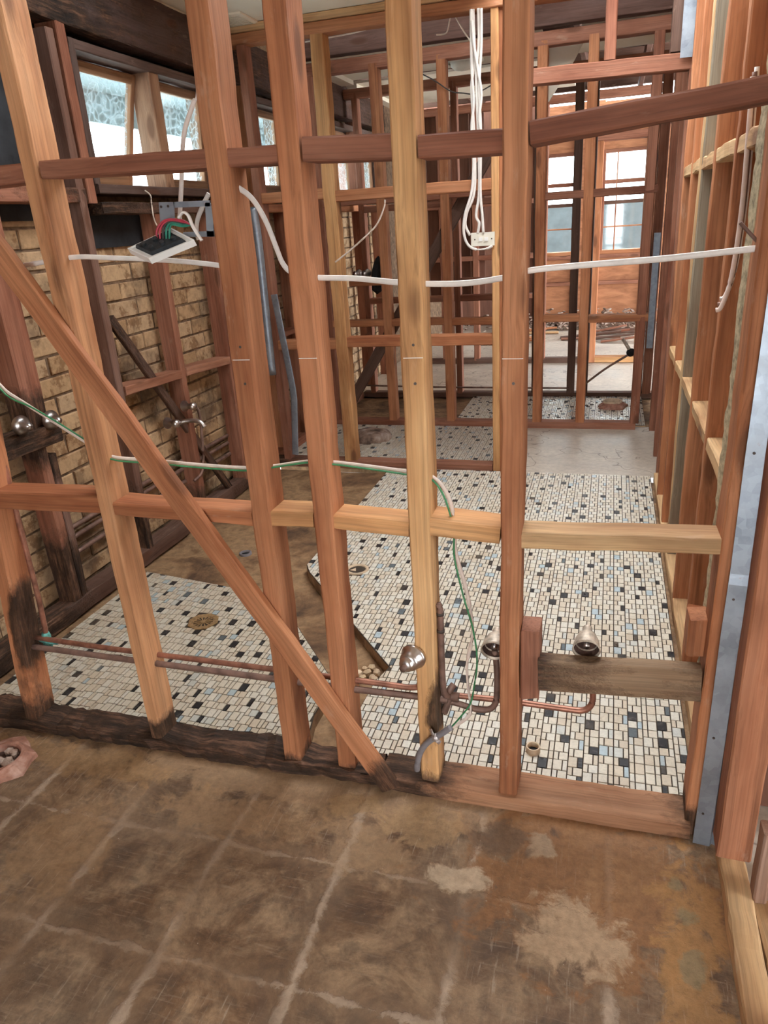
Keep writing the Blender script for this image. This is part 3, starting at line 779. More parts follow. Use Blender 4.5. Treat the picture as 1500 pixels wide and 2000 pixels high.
# ---------------------------------------------------------------- windows in the left wall
WD = (0.125, 0.082, 0.068)
def window(n, label, y0, y1, mull, tilt, zs=1.70, zh=2.295, gl='patterned_glass', wood_c=WD):
    w = empty('window_%d' % n, (XB, (y0 + y1) / 2, zs), label, 'window', None, 'structure')
    def t(*a, **k):
        o = beam(*a, **k); o.location = Vector(o.location) - Vector(w.location); return o
    xa, xb = XB - 0.02, XB + 0.11
    xm = (xa + xb) / 2; dw = xb - xa
    t('sill', w, (xm, y0, zs + 0.02), (xm, y1, zs + 0.02), 0.04, dw + 0.03, (0, 0, 1), wood_c)
    t('head', w, (xm, y0, zh - 0.02), (xm, y1, zh - 0.02), 0.04, dw, (0, 0, 1), wood_c)
    for yy in (y0 + 0.02, y1 - 0.02): t('frame_side', w, (xm, yy, zs), (xm, yy, zh), 0.04, dw, (0, 1, 0), wood_c)
    for m in mull: t('mullion', w, (xm, m, zs), (xm, m, zh), 0.085, dw - 0.02, (0, 1, 0), (0.36, 0.20, 0.12))
    edges = [y0 + 0.04] + [e for m in mull for e in (m - 0.042, m + 0.042)] + [y1 - 0.04]
    for i in range(0, len(edges), 2):
        a, b = edges[i] + 0.004, edges[i + 1] - 0.004
        ang = math.radians(tilt[i // 2])
        hz = zh - 0.045; sl = hz - zs - 0.045; ht = Vector((XB + 0.01, 0, hz))
        dn = Vector((-math.sin(ang), 0, -math.cos(ang)))
        s = MB(); th = 0.035
        sash = empty('sash', (0, 0, 0), parent=w)
        P = lambda u, y: Vector((ht.x + dn.x * u, y, ht.z + dn.z * u)) 
        sc = (0.33, 0.18, 0.10)
        def rail(u, wd): 
            o = t('rail', sash, P(u, a), P(u, b), wd, th, tuple(dn), sc)
        rail(0.022, 0.044); rail(sl - 0.025, 0.05)
        for yy in (a + 0.016, b - 0.016): t('stile', sash, P(0.0, yy), P(sl, yy), 0.032, th, (0, 1, 0), sc)
        q = [P(0.03, a + 0.02), P(0.03, b - 0.02), P(sl - 0.03, b - 0.02), P(sl - 0.03, a + 0.02)]
        nrm = Vector((-math.cos(ang), 0, math.sin(ang))) * 0.003
        vv = [x - Vector(w.location) for x in q] + [x + nrm - Vector(w.location) for x in q]
        obj('pane', vv, [(0, 1, 2, 3), (7, 6, 5, 4), (0, 4, 5, 1), (1, 5, 6, 2), (2, 6, 7, 3), (3, 7, 4, 0)], M[gl], sash)
    return w
window(1, 'timber awning window beside the hanging power point, one sash propped open', 3.00, 4.26, (3.63,), (14, 4))
window(2, 'timber window with obscure glass in the small toilet room', 4.64, 5.31, (), (3,))
window(3, 'far timber window pair on the brick wall with pale glass', 5.98, 7.48, (6.80,), (0, 0))
ev = empty('eave', (-2.9, 0, 2.2), 'blue grey eave fascia and soffit outside the awning windows', 'eave')
def evp(n, *b):
    o = MB().box(*b).build(n, M['soffit_paint']); o.parent = ev; o.matrix_parent_inverse = Matrix.Translation(ev.location).inverted()
evp('soffit', -3.0, -2.41, 0.6, 9.0, 2.34, 2.36)
evp('fascia', -3.03, -3.0, 0.6, 9.0, 2.17, 2.40)

# ================================================================ FRAME WITH THE SWITCH (second wall)
w2 = wallroot('wall_middle', 'second stud frame with the light switch, beyond the mosaic floor')
Y0, Y1 = 4.350, 4.440
nogx(w2, -2.17, -0.655, Y0 - 0.005, Y1, -0.01, 0.045, W_RE, 'bottom_plate', rot=(0.6, 0.6, 0, 1))
stud(w2, -2.085, -2.035, Y0, Y1, 0.04, 2.50, W_RE)
stud(w2, -1.640, -1.562, Y0, Y1, 0.04, 2.485, W_YE, jit=0.003)
stud(w2, -0.652, -0.610, Y0, Y1, 0.0, 2.485, W_YE)
stud(w2, -0.612, -0.575, Y0 + 0.02, Y1 + 0.02, 0.0, 2.485, W_OR)
for x0, x1, z in ((-2.035, -1.64, 0.81), (-1.562, -0.652, 0.822)):
    nogx(w2, x0, x1, Y0, Y1, z - 0.03, z + 0.03, W_OR)
for x0, x1, z in ((-2.035, -1.64, 1.685), (-1.562, -0.652, 1.665)):
    nogx(w2, x0, x1, Y0, Y1, z - 0.03, z + 0.03, W_OR)
nogx(w2, -2.17, 0.33, Y0 - 0.01, Y1, 2.480, 2.535, W_OR, 'top_plate')
nogx(w2, -0.575, 0.335, Y0 + 0.01, Y1, 2.120, 2.195, W_RE, 'door_head', dz=-0.012)
stud(w2, -0.085, -0.030, Y0 + 0.01, Y1, 2.19, 2.485, W_RE)
stud(w2, 0.225, 0.285, Y0 + 0.01, Y1, 2.19, 2.485, W_DK)
nogx(w2, -2.17, 0.33, Y0, Y1, 2.54, 2.58, W_LT, 'ceiling_batten')

# third frame
w3 = wallroot('wall_inner', 'third stud frame, further in, crossed by a dark diagonal brace')
Y0, Y1 = 5.385, 5.470
nogx(w3, -2.17, 0.225, Y0, Y1, -0.01, 0.05, W_RE, 'bottom_plate')
for x0, x1, c in ((-2.10, -2.04, W_RE), (-1.630, -1.565, W_OR), (-1.165, -1.10, W_OR), (-0.66, -0.60, W_RE), (-0.51, -0.445, W_OR), (-0.198, -0.135, W_OR), (0.185, 0.245, W_RE)):
    stud(w3, x0, x1, Y0, Y1, 0.045, 2.50, c)
for x0, x1, z in ((-2.04, -1.63, 0.80), (-1.565, -1.165, 0.80), (-1.10, -0.66, 0.795), (-0.445, -0.198, 0.80), (-0.135, 0.26, 0.79)):
    nogx(w3, x0, x1, Y0, Y1, z - 0.025, z + 0.025, W_OR)
for x0, x1, z in ((-2.04, -1.63, 1.66), (-1.565, -1.165, 1.655), (-1.10, -0.66, 1.66), (-0.445, -0.198, 1.60), (-0.135, 0.26, 1.60)):
    nogx(w3, x0, x1, Y0, Y1, z - 0.025, z + 0.025, W_RE)
nogx(w3, -2.17, 0.33, Y0, Y1, 2.47, 2.55, W_RE, 'top_plate')
nogx(w3, -2.17, 0.33, Y0 + 0.02, Y1 + 0.02, 2.58, 2.72, (0.16, 0.085, 0.065), 'ceiling_beam')
beam('diagonal_brace', w3, (-2.06, 5.475, 0.03), (-0.78, 5.475, 1.98), 0.085, 0.022, (0.84, 0, -0.54), W_DK)

# fourth frame and further: rear rooms
w4 = wallroot('wall_rear', 'fourth stud frame before the far room with a doorway')
Y0, Y1 = 6.40, 6.485
nogx(w4, -2.17, 0.42, Y0, Y1, -0.01, 0.04, W_DK, 'bottom_plate')
for x0, x1, c in ((-2.10, -2.05, W_RE), (-1.72, -1.67, W_RE), (-1.28, -1.23, W_RE), (-0.86, -0.80, W_RE), (-0.62, -0.56, W_DK), (-0.318, -0.255, W_DK), (-0.20, -0.145, W_DK), (0.235, 0.295, W_DK), (0.30, 0.37, W_RE)):
    stud(w4, x0, x1, Y0, Y1, 0.03, 2.50, c)
for x0, x1, z in ((-2.05, -1.72, 0.86), (-1.67, -1.28, 0.86), (-1.23, -0.86, 0.86), (-2.05, -1.72, 1.62), (-1.67, -1.28, 1.62), (-1.23, -0.86, 1.62), (-1.23, -0.86, 1.0)):
    nogx(w4, x0, x1, Y0, Y1, z - 0.025, z + 0.025, W_RE)
nogx(w4, -2.17, 0.42, Y0, Y1, 2.46, 2.53, W_RE, 'top_plate')

w5 = wallroot('wall_lobby', 'fifth frame with red brown boards and an orange door frame')
Y0, Y1 = 8.00, 8.09
nogx(w5, -2.17, 0.42, Y0, Y1, -0.01, 0.05, W_DK, 'bottom_plate')
for x0, x1, c in ((-2.10, -2.04, W_RE), (-1.75, -1.69, W_RE), (-1.40, -1.34, W_RE), (-1.05, -0.99, W_RE), (-0.70, -0.64, W_RE)):
    stud(w5, x0, x1, Y0, Y1, 0.03, 2.50, c)
for x0, x1 in ((-2.04, -1.75), (-1.69, -1.40), (-1.34, -1.05), (-0.99, -0.70)):
    for z in (0.70, 1.10, 1.62):
        nogx(w5, x0, x1, Y0, Y1, z - 0.025, z + 0.025, W_RE)
stud(w5, -0.205, -0.12, Y0 - 0.02, Y1 + 0.03, 0.0, 2.10, W_OR, 'door_jamb')
stud(w5, 0.27, 0.335, Y0 - 0.02, Y1 + 0.03, 0.0, 2.10, W_YE, 'door_jamb')
nogx(w5, -0.12, 0.27, Y0 - 0.02, Y1 + 0.03, 0.0, 0.055, W_YE, 'threshold')
nogx(w5, -0.205, 0.335, Y0 - 0.02, Y1 + 0.03, 2.10, 2.17, W_RE, 'door_head')
nogx(w5, -2.17, 0.42, Y0, Y1, 2.46, 2.53, W_RE, 'top_plate')
xx = -2.2; i = 0
while xx < -0.84:                      # vertical boards at the back of the frame
    wd = random.uniform(0.13, 0.17)
    if not (-1.36 < xx < -1.24): MB().box(xx, xx + wd - 0.006, Y1 + 0.002, Y1 + 0.02, 0.70, 2.48).build('board', M['dark_board'], w5)
    xx += wd; i += 1

# far wall with two windows
w6 = wallroot('wall_far', 'far end wall with orange brown boards under two tall sash windows')
YW = 11.0
holes = [(-0.95, -0.50), (-0.17, 0.44)]
for x0, x1 in ((-5.0, -0.95), (-0.50, -0.17), (0.44, 4.0)):
    MB().box(x0, x1, YW, YW + 0.12, 0, 3.05 if x0 < -1 else 2.80).build('wall_panel', M['brown_board'] if x0 > -1 else M['dark_board'], w6)
for x0, x1 in holes:
    MB().box(x0, x1, YW, YW + 0.12, 0, 0.93).build('wall_panel', M['brown_board'], w6)
    MB().box(x0, x1, YW, YW + 0.12, 2.22, 2.78).build('wall_panel', M['brown_board'], w6)
for x in (-1.0, -0.47, -0.20, 0.47, 0.95):
    stud(w6, x - 0.03, x + 0.03, YW - 0.08, YW, 0, 2.45, W_RE)
for z in (0.55, 0.90):
    nogx(w6, -0.97, -0.50, YW - 0.07, YW, z - 0.025, z + 0.025, W_RE); nogx(w6, -0.17, 0.44, YW - 0.07, YW, z - 0.025, z + 0.025, W_RE)
nogx(w6, -2.2, 1.2, YW - 0.08, YW, 2.45, 2.53, W_DK, 'top_plate')
def sash_window(n, label, x0, x1, vbars):
    z0, z1 = 0.93, 2.22
    w = empty('window_%d' % n, ((x0 + x1) / 2, YW, z0), label, 'window', None, 'structure')
    def b(nm, m, *q):
        o = MB().box(*q).build(nm, M[m]); o.parent = w; o.matrix_parent_inverse = Matrix.Translation(w.location).inverted(); return o
    def t(nm, a_, b_, wd, d, side, c):
        o = beam(nm, w, a_, b_, wd, d, side, c); o.location = Vector(o.location) - Vector(w.location)
    ym = YW + 0.05
    for x in (x0 + 0.02, x1 - 0.02): t('frame_side', (x, ym, z0), (x, ym, z1), 0.04, 0.12, (1, 0, 0), W_RE)
    t('sill', (x0, ym - 0.02, z0 + 0.02), (x1, ym - 0.02, z0 + 0.02), 0.05, 0.16, (0, 0, 1), W_OR)
    t('head', (x0, ym, z1 - 0.02), (x1, ym, z1 - 0.02), 0.04, 0.12, (0, 0, 1), W_RE)
    t('meeting_rail', (x0 + 0.03, ym - 0.01, 1.575), (x1 - 0.03, ym - 0.01, 1.575), 0.045, 0.05, (0, 0, 1), W_DK)
    t('glazing_bar', (x0 + 0.03, ym, 1.27), (x1 - 0.03, ym, 1.27), 0.018, 0.03, (0, 0, 1), W_OR)
    t('glazing_bar', (x0 + 0.03, ym, 1.83), (x1 - 0.03, ym, 1.83), 0.05, 0.03, (0, 0, 1), W_RE)
    for x in vbars: t('glazing_bar', (x, ym, z0 + 0.04), (x, ym, z1 - 0.04), 0.016, 0.03, (1, 0, 0), W_OR)
    b('pane', 'clear_glass', x0 + 0.03, x1 - 0.03, ym - 0.002, ym + 0.002, z0 + 0.03, z1 - 0.03)
sash_window(4, 'narrower sash window with one thin horizontal glazing bar in the far wall', -0.95, -0.50, ())
sash_window(5, 'wider sash window with an upright glazing bar in the far wall', -0.17, 0.44, (0.02,))
def outs(name, label, cat, m, *b):
    o = MB().box(*b).build(name, M[m]); tag(o, label, cat); return o

o = MB().box(-6, 7, 15.0, 15.1, -0.3, 1.62).build('neighbour_fence', M['fence_grey']); tag(o, 'blue grey fence outside the far sash windows', 'fence')

# ================================================================ CEILINGS AND ROOF
def ceiling(name, label, *b):
    r = empty(name, (0, 0, 0), label, 'ceiling', None, 'structure')
    MB().box(*b).build('plaster_sheet', M['plaster'], r); return r
cb = ceiling('ceiling_bathroom', 'cream plaster ceiling over the mosaic bathroom floor', -2.30, -0.62, 3.30, 4.42, 2.582, 2.60)
MB().box(-2.28, -2.19, 3.30, 4.34, 2.55, 2.583).build('cornice', M['plaster'], cb)
cd = ceiling('ceiling_laundry', 'cream plaster ceiling with a round light fitting, past a dark roof gap', -2.17, -0.50, 5.50, 6.38, 2.582, 2.60)
MB().box(-2.17, -2.06, 5.50, 6.38, 2.55, 2.583).build('cornice', M['plaster'], cd)
ce = ceiling('ceiling_rear', 'furthest strip of cream plaster ceiling with a cornice', -2.17, -0.40, 6.52, 7.98, 2.582, 2.60)
MB().box(-2.17, -2.08, 6.52, 7.98, 2.55, 2.583).build('cornice', M['plaster'], ce)
ch = empty('ceiling_hall', (0, 0, 0), 'broken piece of cream ceiling with a ragged brown hole, above the passage', 'ceiling', None, 'structure')
MB().prism([(-0.25, 5.55), (0.36, 5.55), (0.36, 6.38), (-0.38, 6.38)], 2.575, 2.592).build('plaster_sheet', M['plaster'], ch)
MB().prism([(-0.02, 5.66), (0.06, 5.63), (0.16, 5.66), (0.17, 5.74), (0.08, 5.80), (0.0, 5.76)], 2.568, 2.576).build('torn_paper', M['dark_board'], ch)
rf = empty('roof', (0, 0, 3.0), 'dark roof void with rafters above the missing ceilings', 'roof', None, 'structure')
for b_ in ((-3.05, 4.5, -2.4, 1.95, 3.05, 3.10), (-3.05, -1.0, 1.95, 4.25, 3.05, 3.10), (-3.05, 4.5, 4.25, 10.75, 3.05, 3.10), (0.42, 4.5, 1.95, 4.25, 3.05, 3.10)):  # unseen gap left open over the bathroom to let daylight in
    o = MB().box(*b_).build('roof_sheet', M['roof_dark']); o.parent = rf; o.matrix_parent_inverse = Matrix.Translation(rf.location).inverted()
for y in (4.7, 5.15, 5.62, 6.1, 6.7, 7.4, 8.2, 9.0, 9.8):
    o = nogx(rf, -2.6, 1.2, y, y + 0.045, 2.88, 3.02, (0.16, 0.085, 0.06), 'rafter'); o.location.z -= 3.0
o = nogx(rf, -5.0, 4.0, 10.62, 10.70, 2.89, 3.06, W_DK, 'fascia'); o.location.z -= 3.0
for x in (-1.7, -1.1, -0.35, 0.2):
    o = nogy(rf, x, x + 0.045, 4.45, 10.6, 2.76, 2.88, (0.15, 0.08, 0.06), 'joist'); o.location.z -= 3.0
hs = [(-0.514, 5.620, 2.583), (-0.217, 5.620, 2.570), (-0.234, 5.620, 2.516), (-0.301, 5.620, 2.404), (-0.453, 5.620, 2.195), (-0.506, 5.620, 2.174)]
mb = MB(); n = len(hs)
mb.add([(x, y + 0.10 * (2.55 - z), z) for x, y, z in hs] + [(x, y + 0.012 + 0.10 * (2.55 - z), z) for x, y, z in hs], [tuple(range(n)), tuple(range(2 * n - 1, n - 1, -1))] + [(i, n + i, n + (i + 1) % n, (i + 1) % n) for i in range(n)])
o = mb.build('hanging_sheet', M['conduit_grey']); o.data.materials[0] = M['plaster']
tag(o, 'torn triangle of plasterboard hanging down over the passage', 'plasterboard')

# unseen near-room ceiling and walls, added to cut daylight from behind and beside
ca = ceiling('ceiling_front_added', 'unseen plaster ceiling added over the near room with the brown slab', -2.40, 4.0, -2.2, 1.56, 2.66, 2.68)
wba = wallroot('wall_back_added', 'unseen boarded wall added behind the viewer, with a wide opening')
MB().box(-2.40, -0.7, -2.26, -2.2, 0, 2.66).build('lining', M['dark_board'], wba)
MB().box(0.5, 2.6, -2.26, -2.2, 0, 2.66).build('lining', M['dark_board'], wba)
MB().box(-0.7, 0.5, -2.26, -2.2, 2.1, 2.66).build('lining', M['dark_board'], wba)
wsr = wallroot('wall_side_added', 'boarded wall added across the pale side floor to cut light, with a door opening')
for q in ((2.5, 2.56, -2.2, 0.1, 0, 2.66), (2.5, 2.56, 1.1, 1.75, 0, 2.66), (2.5, 2.56, 0.1, 1.1, 2.05, 2.66), (0.42, 2.56, 1.70, 1.75, 0, 2.66)):
    MB().box(*q).build('lining', M['dark_board'], wsr)
wsa = wallroot('wall_left_added', 'unseen boarded left wall added to the near room')
MB().box(-2.46, -2.40, -2.2, 1.1, 0, 2.66).build('lining', M['dark_board'], wsa)

# ================================================================ RIGHT WALL
wr = wallroot('wall_right', 'right hand stud frame with sunlit edges, lined with stained sheet behind')
XA, XC = 0.300, 0.392
nogy(wr, XA, XC, 1.66, 4.30, -0.012, 0.045, W_LT, 'bottom_plate', jit=0.002)
for y, c in ((1.90, W_OR), (2.315, W_OR), (2.775, W_OR), (3.215, W_LT), (3.56, W_OR), (3.95, W_OR)):
    stud(wr, XA, XC, y - 0.022, y + 0.022, 0.04, 2.55, c, jit=0.002)
stud(wr, XA + 0.004, XC, 3.985, 4.03, 0.04, 2.55, W_RE)
stud(wr, XA + 0.004, XC, 3.165, 3.192, 0.04, 2.55, (0.30, 0.24, 0.17), 'batten')
ysr = (1.66, 1.878, 1.922, 2.293, 2.337, 2.753, 2.797, 3.193, 3.237, 3.538, 3.582, 3.928)
for i in range(0, len(ysr), 2):
    if i > 0: nogy(wr, XA + 0.002, XC, ysr[i], ysr[i + 1], 0.802, 0.843, W_LT, jit=0.002)
    nogy(wr, XA + 0.002, XC, ysr[i], ysr[i + 1], 1.612, 1.655, W_LT, jit=0.003)
nogy(wr, XA, XC, 1.66, 4.30, 2.53, 2.58, W_RE, 'top_plate')
MB().box(XC + 0.004, XC + 0.016, 1.66, 6.40, 0, 2.7).build('lining_sheet', M['stained_sheet'], wr)
for y, wd, c in ((4.36, 0.09, W_RE), (4.75, 0.05, W_RE), (5.36, 0.09, W_RE)):
    stud(wr, XA + 0.02, XC, y, y + wd, 0.0, 2.5, c)
# torn insulation strip along the back of the jamb
rng = random.Random(3); V = []; Fc = []
zz = [0.35 + i * 0.02 for i in range(80)]
for i, z in enumerate(zz):
    w = 0.010 + 0.016 * (0.5 + 0.5 * noise.noise(Vector((z * 9, 0, 0)))) + rng.uniform(0, 0.008)
    x = 0.262
    V += [(x, 1.652, z), (x + 0.03, 1.652, z), (x + 0.03, 1.652 + w * 2, z), (x - w * 0.3, 1.652 + w * 1.6, z)]
for i in range(len(zz) - 1):
    for q in range(4):
        q2 = (q + 1) % 4; Fc.append((i * 4 + q, i * 4 + q2, i * 4 + 4 + q2, i * 4 + 4 + q))
obj('torn_lining_edge', V, Fc, M['insulation'], wr)

# near right: plate that runs towards the viewer, post and offcut
wn_ = wallroot('wall_right_near', 'split bottom plate and posts right of the galvanised channel')
nogy(wn_, 0.318, 0.374, 0.45, 1.50, -0.01, 0.042, W_LT, 'bottom_plate', jit=0.003, rot=(0.5, 0.6, 0.2, 0.3), step=0.03)
nogy(wn_, 0.380, 0.430, 0.45, 1.36, -0.01, 0.036, W_LT, 'bottom_plate', jit=0.004, step=0.03)
stud(wn_, 0.312, 0.388, 1.455, 1.545, 0.042, 2.6, (0.35, 0.145, 0.075), rot=(0.2, 0.1, 0, 1))
stud(wn_, 0.374, 0.402, 1.345, 1.39, 0.036, 0.235, (0.33, 0.20, 0.14), 'offcut', jit=0.002)
beam('stud', wn_, (0.392, 1.02, 0.036), (0.52, 1.02, 2.6), 0.05, 0.09, (1, 0, 0), W_OR)
nogy(wn_, 0.40, 0.46, 1.10, 1.49, 0.70, 0.745, W_LT)
o = empty('metal_channel', (0.295, 1.53, 0.0), 'bent galvanised steel channel screwed to the door jamb stud', 'steel channel')
V = []; Fc = []; zs_ = [0.0, 0.3, 0.6, 0.735, 0.76, 1.0, 1.4, 1.8, 2.2, 2.6]
prof = [(-0.026, 0.0), (0.012, -0.004), (0.018, 0.006), (0.026, 0.002), (0.028, 0.060), (0.026, 0.060), (0.024, 0.006), (0.017, 0.010), (0.011, 0.0), (-0.026, 0.003)]
for i, z in enumerate(zs_):
    off = 0.001 * math.sin(i * 2.1); ln = 0.008 * z
    kx = 0.0018 if i == 3 else 0
    V += [(a + off + ln + (kx if a > 0 else 0), b - kx, z) for a, b in prof]
m_ = len(prof)
for i in range(len(zs_) - 1):
    for q in range(m_): Fc.append((i * m_ + q, i * m_ + (q + 1) % m_, (i + 1) * m_ + (q + 1) % m_, (i + 1) * m_ + q))
Fc.append(tuple(range(m_ - 1, -1, -1)))
obj('channel', V, Fc, M['galvanised'], o)
for z in (0.10, 0.33, 0.70, 1.03): MB().lathe([(0.003, 0), (0.003, 0.002)], (-0.012 + 0.008 * z, -0.0012, z), (0, -1, 0), 8).build('screw_hole', M['nail'], o)

# ================================================================ PIPES, TAPS, DRAINS
def thing_sweep(name, label, cat, pts, r, m, rb=None, up=(0, 0, 1), group=None, n=10, sub=6):
    og = Vector(pts[0]); mb = MB(); mb.sweep([Vector(p) - og for p in pts], r, rb, n, up, sub)
    o = mb.build(name, M[m], smooth=True); o.location = og
    return tag(o, label, cat, group)
YP = 1.618
thing_sweep('copper_pipe', 'upper copper pipe running through the rotten studs to the chrome tap body', 'pipe',
    [(-1.745, YP, 0.320), (-1.48, YP, 0.312), (-1.1, YP, 0.309), (-0.785, YP, 0.306), (-0.55, YP, 0.303), (-0.478, YP, 0.302), (-0.449, YP, 0.312), (-0.443, YP - 0.01, 0.345), (-0.443, YP - 0.03, 0.42), (-0.443, YP - 0.07, 0.448)], 0.0085, 'copper')
thing_sweep('copper_pipe', 'lower dull copper pipe running beside it to the soldered tee', 'pipe',
    [(-1.745, 1.60, 0.296), (-1.36, 1.60, 0.291), (-0.78, 1.60, 0.287), (-0.60, 1.605, 0.283), (-0.37, 1.615, 0.279)], 0.0095, 'copper_dull')
cp = thing_sweep('copper_pipe', 'upright copper pipe rising from a green corroded joint beside the rotten stud', 'pipe',
    [(-1.704, 1.630, 0.310), (-1.695, 1.630, 0.440), (-1.692, 1.630, 0.603), (-1.690, 1.630, 0.783), (-1.689, 1.630, 0.881), (-1.689, 1.630, 1.022)], 0.0085, 'copper')
og = Vector(cp.location)
MB().lathe([(0.012, -0.03), (0.015, -0.02), (0.013, 0.0), (0.015, 0.012), (0.011, 0.025)], (0, 0, 0.0), (0, 0, 1), 12).build('corroded_joint', M['verdigris'], cp, True)
MB().lathe([(0.010, -0.02), (0.013, 0.0), (0.012, 0.02), (0.008, 0.045)], (0, -0.005, 0.0), (1, 0, -0.1), 12).build('corroded_joint', M['verdigris'], cp, True)
tee = thing_sweep('copper_pipe', 'copper riser with a capped end clipped to the side of the yellow stud', 'pipe',
    [(-0.368, 1.622, 0.286), (-0.377, 1.606, 0.305), (-0.379, 1.600, 0.36), (-0.379, 1.600, 0.48), (-0.379, 1.600, 0.565), (-0.384, 1.600, 0.585)], 0.0085, 'copper_dull')
for z in (0.22, 0.27): MB().lathe([(0.0105, -0.004), (0.0105, 0.004)], (-0.011, -0.022, z), (0, 0, 1), 12).build('pipe_clip', M['nail'], tee, True)
thing_sweep('copper_pipe', 'copper branch bending up behind the stud to the hidden tap bell', 'pipe',
    [(-0.392, 1.628, 0.264), (-0.351, 1.628, 0.262), (-0.295, 1.628, 0.250), (-0.259, 1.628, 0.255), (-0.241, 1.628, 0.280), (-0.237, 1.628, 0.333), (-0.238, 1.628, 0.398), (-0.243, 1.628, 0.444)], 0.0085, 'copper_dull')
thing_sweep('copper_pipe', 'copper branch bending up behind the tap rail to the open tap bell', 'pipe',
    [(-0.385, 1.640, 0.277), (-0.310, 1.640, 0.279), (-0.199, 1.640, 0.281), (-0.064, 1.640, 0.278), (-0.014, 1.640, 0.280), (0.007, 1.640, 0.302), (0.009, 1.640, 0.343), (0.001, 1.640, 0.405), (-0.011, 1.640, 0.450)], 0.0085, 'copper')
jt = empty('pipe_joint', (-0.377, 1.628, 0.285), 'soldered copper tee with a stub beside the burnt stud', 'pipe fitting')
MB().sweep([(-0.02, 0, 0.0), (0.035, 0, -0.003)], 0.0125).build('tee_body', M['copper_dull'], jt, True)
MB().sweep([(0.012, 0, 0.0), (0.004, -0.004, -0.025), (-0.006, -0.006, -0.055)], 0.010).build('stub', M['copper_dull'], jt, True)
MB().sweep([(0.0, 0, 0.0), (0.012, 0.0, 0.02), (0.02, 0.01, 0.03)], 0.010).build('branch', M['copper_dull'], jt, True)

tp = empty('chrome_tap', (-0.443, 1.545, 0.451), 'round chrome tap flange sticking out beside the yellow stud', 'tap')
ax = Vector((-0.25, -1, -0.05))
MB().lathe([(0.012, -0.03), (0.034, -0.008), (0.035, -0.002), (0.033, 0.002), (0.028, 0.006), (0.027, 0.022), (0.022, 0.031), (0.0, 0.031)], (0, 0, 0), ax, 24, False).build('flange', M['chrome'], tp, True)
MB().lathe([(0.021, 0.028), (0.019, 0.040), (0.012, 0.046), (0.0, 0.046)], (0, 0, 0), ax, 24, False).build('spindle_cap', M['chrome'], tp, True)
MB().lathe([(0.009, 0.044), (0.009, 0.056), (0.0, 0.056)], (0, 0, 0), ax, 16, False).build('spindle', M['copper_dull'], tp, True)
def bell(label, px):
    t = empty('tap_bell', px, label, 'tap')
    d = Vector((0.0, -1.0, -0.30))
    MB().lathe([(0.011, -0.045), (0.013, -0.028), (0.022, -0.018), (0.029, 0.0), (0.0325, 0.022), (0.034, 0.030), (0.031, 0.030), (0.028, 0.012), (0.012, -0.012), (0.0, -0.012)], (0, 0, 0), d, 24, False).build('bell', M['tap_old'], t, True)
    MB().lathe([(0.030, 0.024), (0.026, 0.008), (0.010, -0.006), (0.0, -0.006)], (0, 0, 0), d, 24, False).build('throat', M['terracotta_dark'], t, True)
    MB().lathe([(0.0075, -0.014), (0.0075, 0.020), (0.0, 0.020)], (0, 0, 0), d, 14, False).build('spindle', M['chrome'], t, True)
    return t
bell('old bell shaped tap body with its open mouth above the tap rail', [(-0.012, 1.615, 0.507)][0])
bell('old bell shaped tap body half hidden behind the orange stud', [(-0.242, 1.630, 0.467)][0])

cdt = thing_sweep('conduit', 'short bent grey conduit with frayed wires, saddled to the yellow stud', 'conduit',
    [(-0.348, 1.540, 0.248), (-0.374, 1.540, 0.223), (-0.399, 1.540, 0.202), (-0.423, 1.540, 0.174), (-0.440, 1.540, 0.136), (-0.448, 1.540, 0.087)], 0.0085, 'conduit_grey')
sp_ = [(-0.389, 1.536, 0.212)][0]
so = Vector(sp_) - Vector(cdt.location)
MB().lathe([(0.0105, -0.006), (0.0112, 0.0), (0.0105, 0.006)], so, (0.86, 0, 0.5), 14).build('saddle', M['saddle'], cdt, True)
MB().sweep([so + Vector((-0.006, -0.002, 0.006)), so + Vector((-0.014, 0.004, 0.022))], 0.006, 0.002).build('saddle_lug', M['saddle'], cdt, True)
MB().sweep([so + Vector((0.004, -0.002, -0.008)), so + Vector((0.010, 0.004, -0.020))], 0.006, 0.002).build('saddle_lug', M['saddle'], cdt, True)

# ---- floor fittings
dr = empty('floor_drain', (-1.550, 2.284, 0.012), 'round brass floor grate set in the shower mosaic', 'floor drain')
MB().lathe([(0.066, -0.004), (0.066, 0.003), (0.060, 0.004), (0.045, 0.003), (0.042, -0.002), (0.042, -0.004)], (0, 0, 0), (0, 0, 1), 8, False).build('rim', M['brass'], dr)
MB().lathe([(0.043, -0.006), (0.0, -0.006)], (0, 0, 0), (0, 0, 1), 20, False).build('sump', M['rag_black'], dr)
for i in range(14):
    a = 2 * math.pi * i / 14; q = Vector((math.cos(a), math.sin(a), 0)); r_ = Vector((-q.y, q.x, 0))
    mb = MB(); mb.add([q * 0.011 - r_ * 0.0012 + Vector((0, 0, 0.001)), q * 0.011 + r_ * 0.0012 + Vector((0, 0, 0.001)), q * 0.044 + r_ * 0.0042 + Vector((0, 0, 0.001)), q * 0.044 - r_ * 0.0042 + Vector((0, 0, 0.001)),
              q * 0.011 - r_ * 0.0012 - Vector((0, 0, 0.004)), q * 0.011 + r_ * 0.0012 - Vector((0, 0, 0.004)), q * 0.044 + r_ * 0.0042 - Vector((0, 0, 0.004)), q * 0.044 - r_ * 0.0042 - Vector((0, 0, 0.004))],
              [(0, 3, 2, 1), (4, 5, 6, 7), (0, 1, 5, 4), (1, 2, 6, 5), (2, 3, 7, 6), (3, 0, 4, 7)])
    mb.build('grate_bar', M['brass'], dr)
MB().lathe([(0.012, -0.004), (0.012, 0.002), (0.0, 0.002)], (0, 0, 0), (0, 0, 1), 14, False).build('grate_hub', M['brass'], dr)
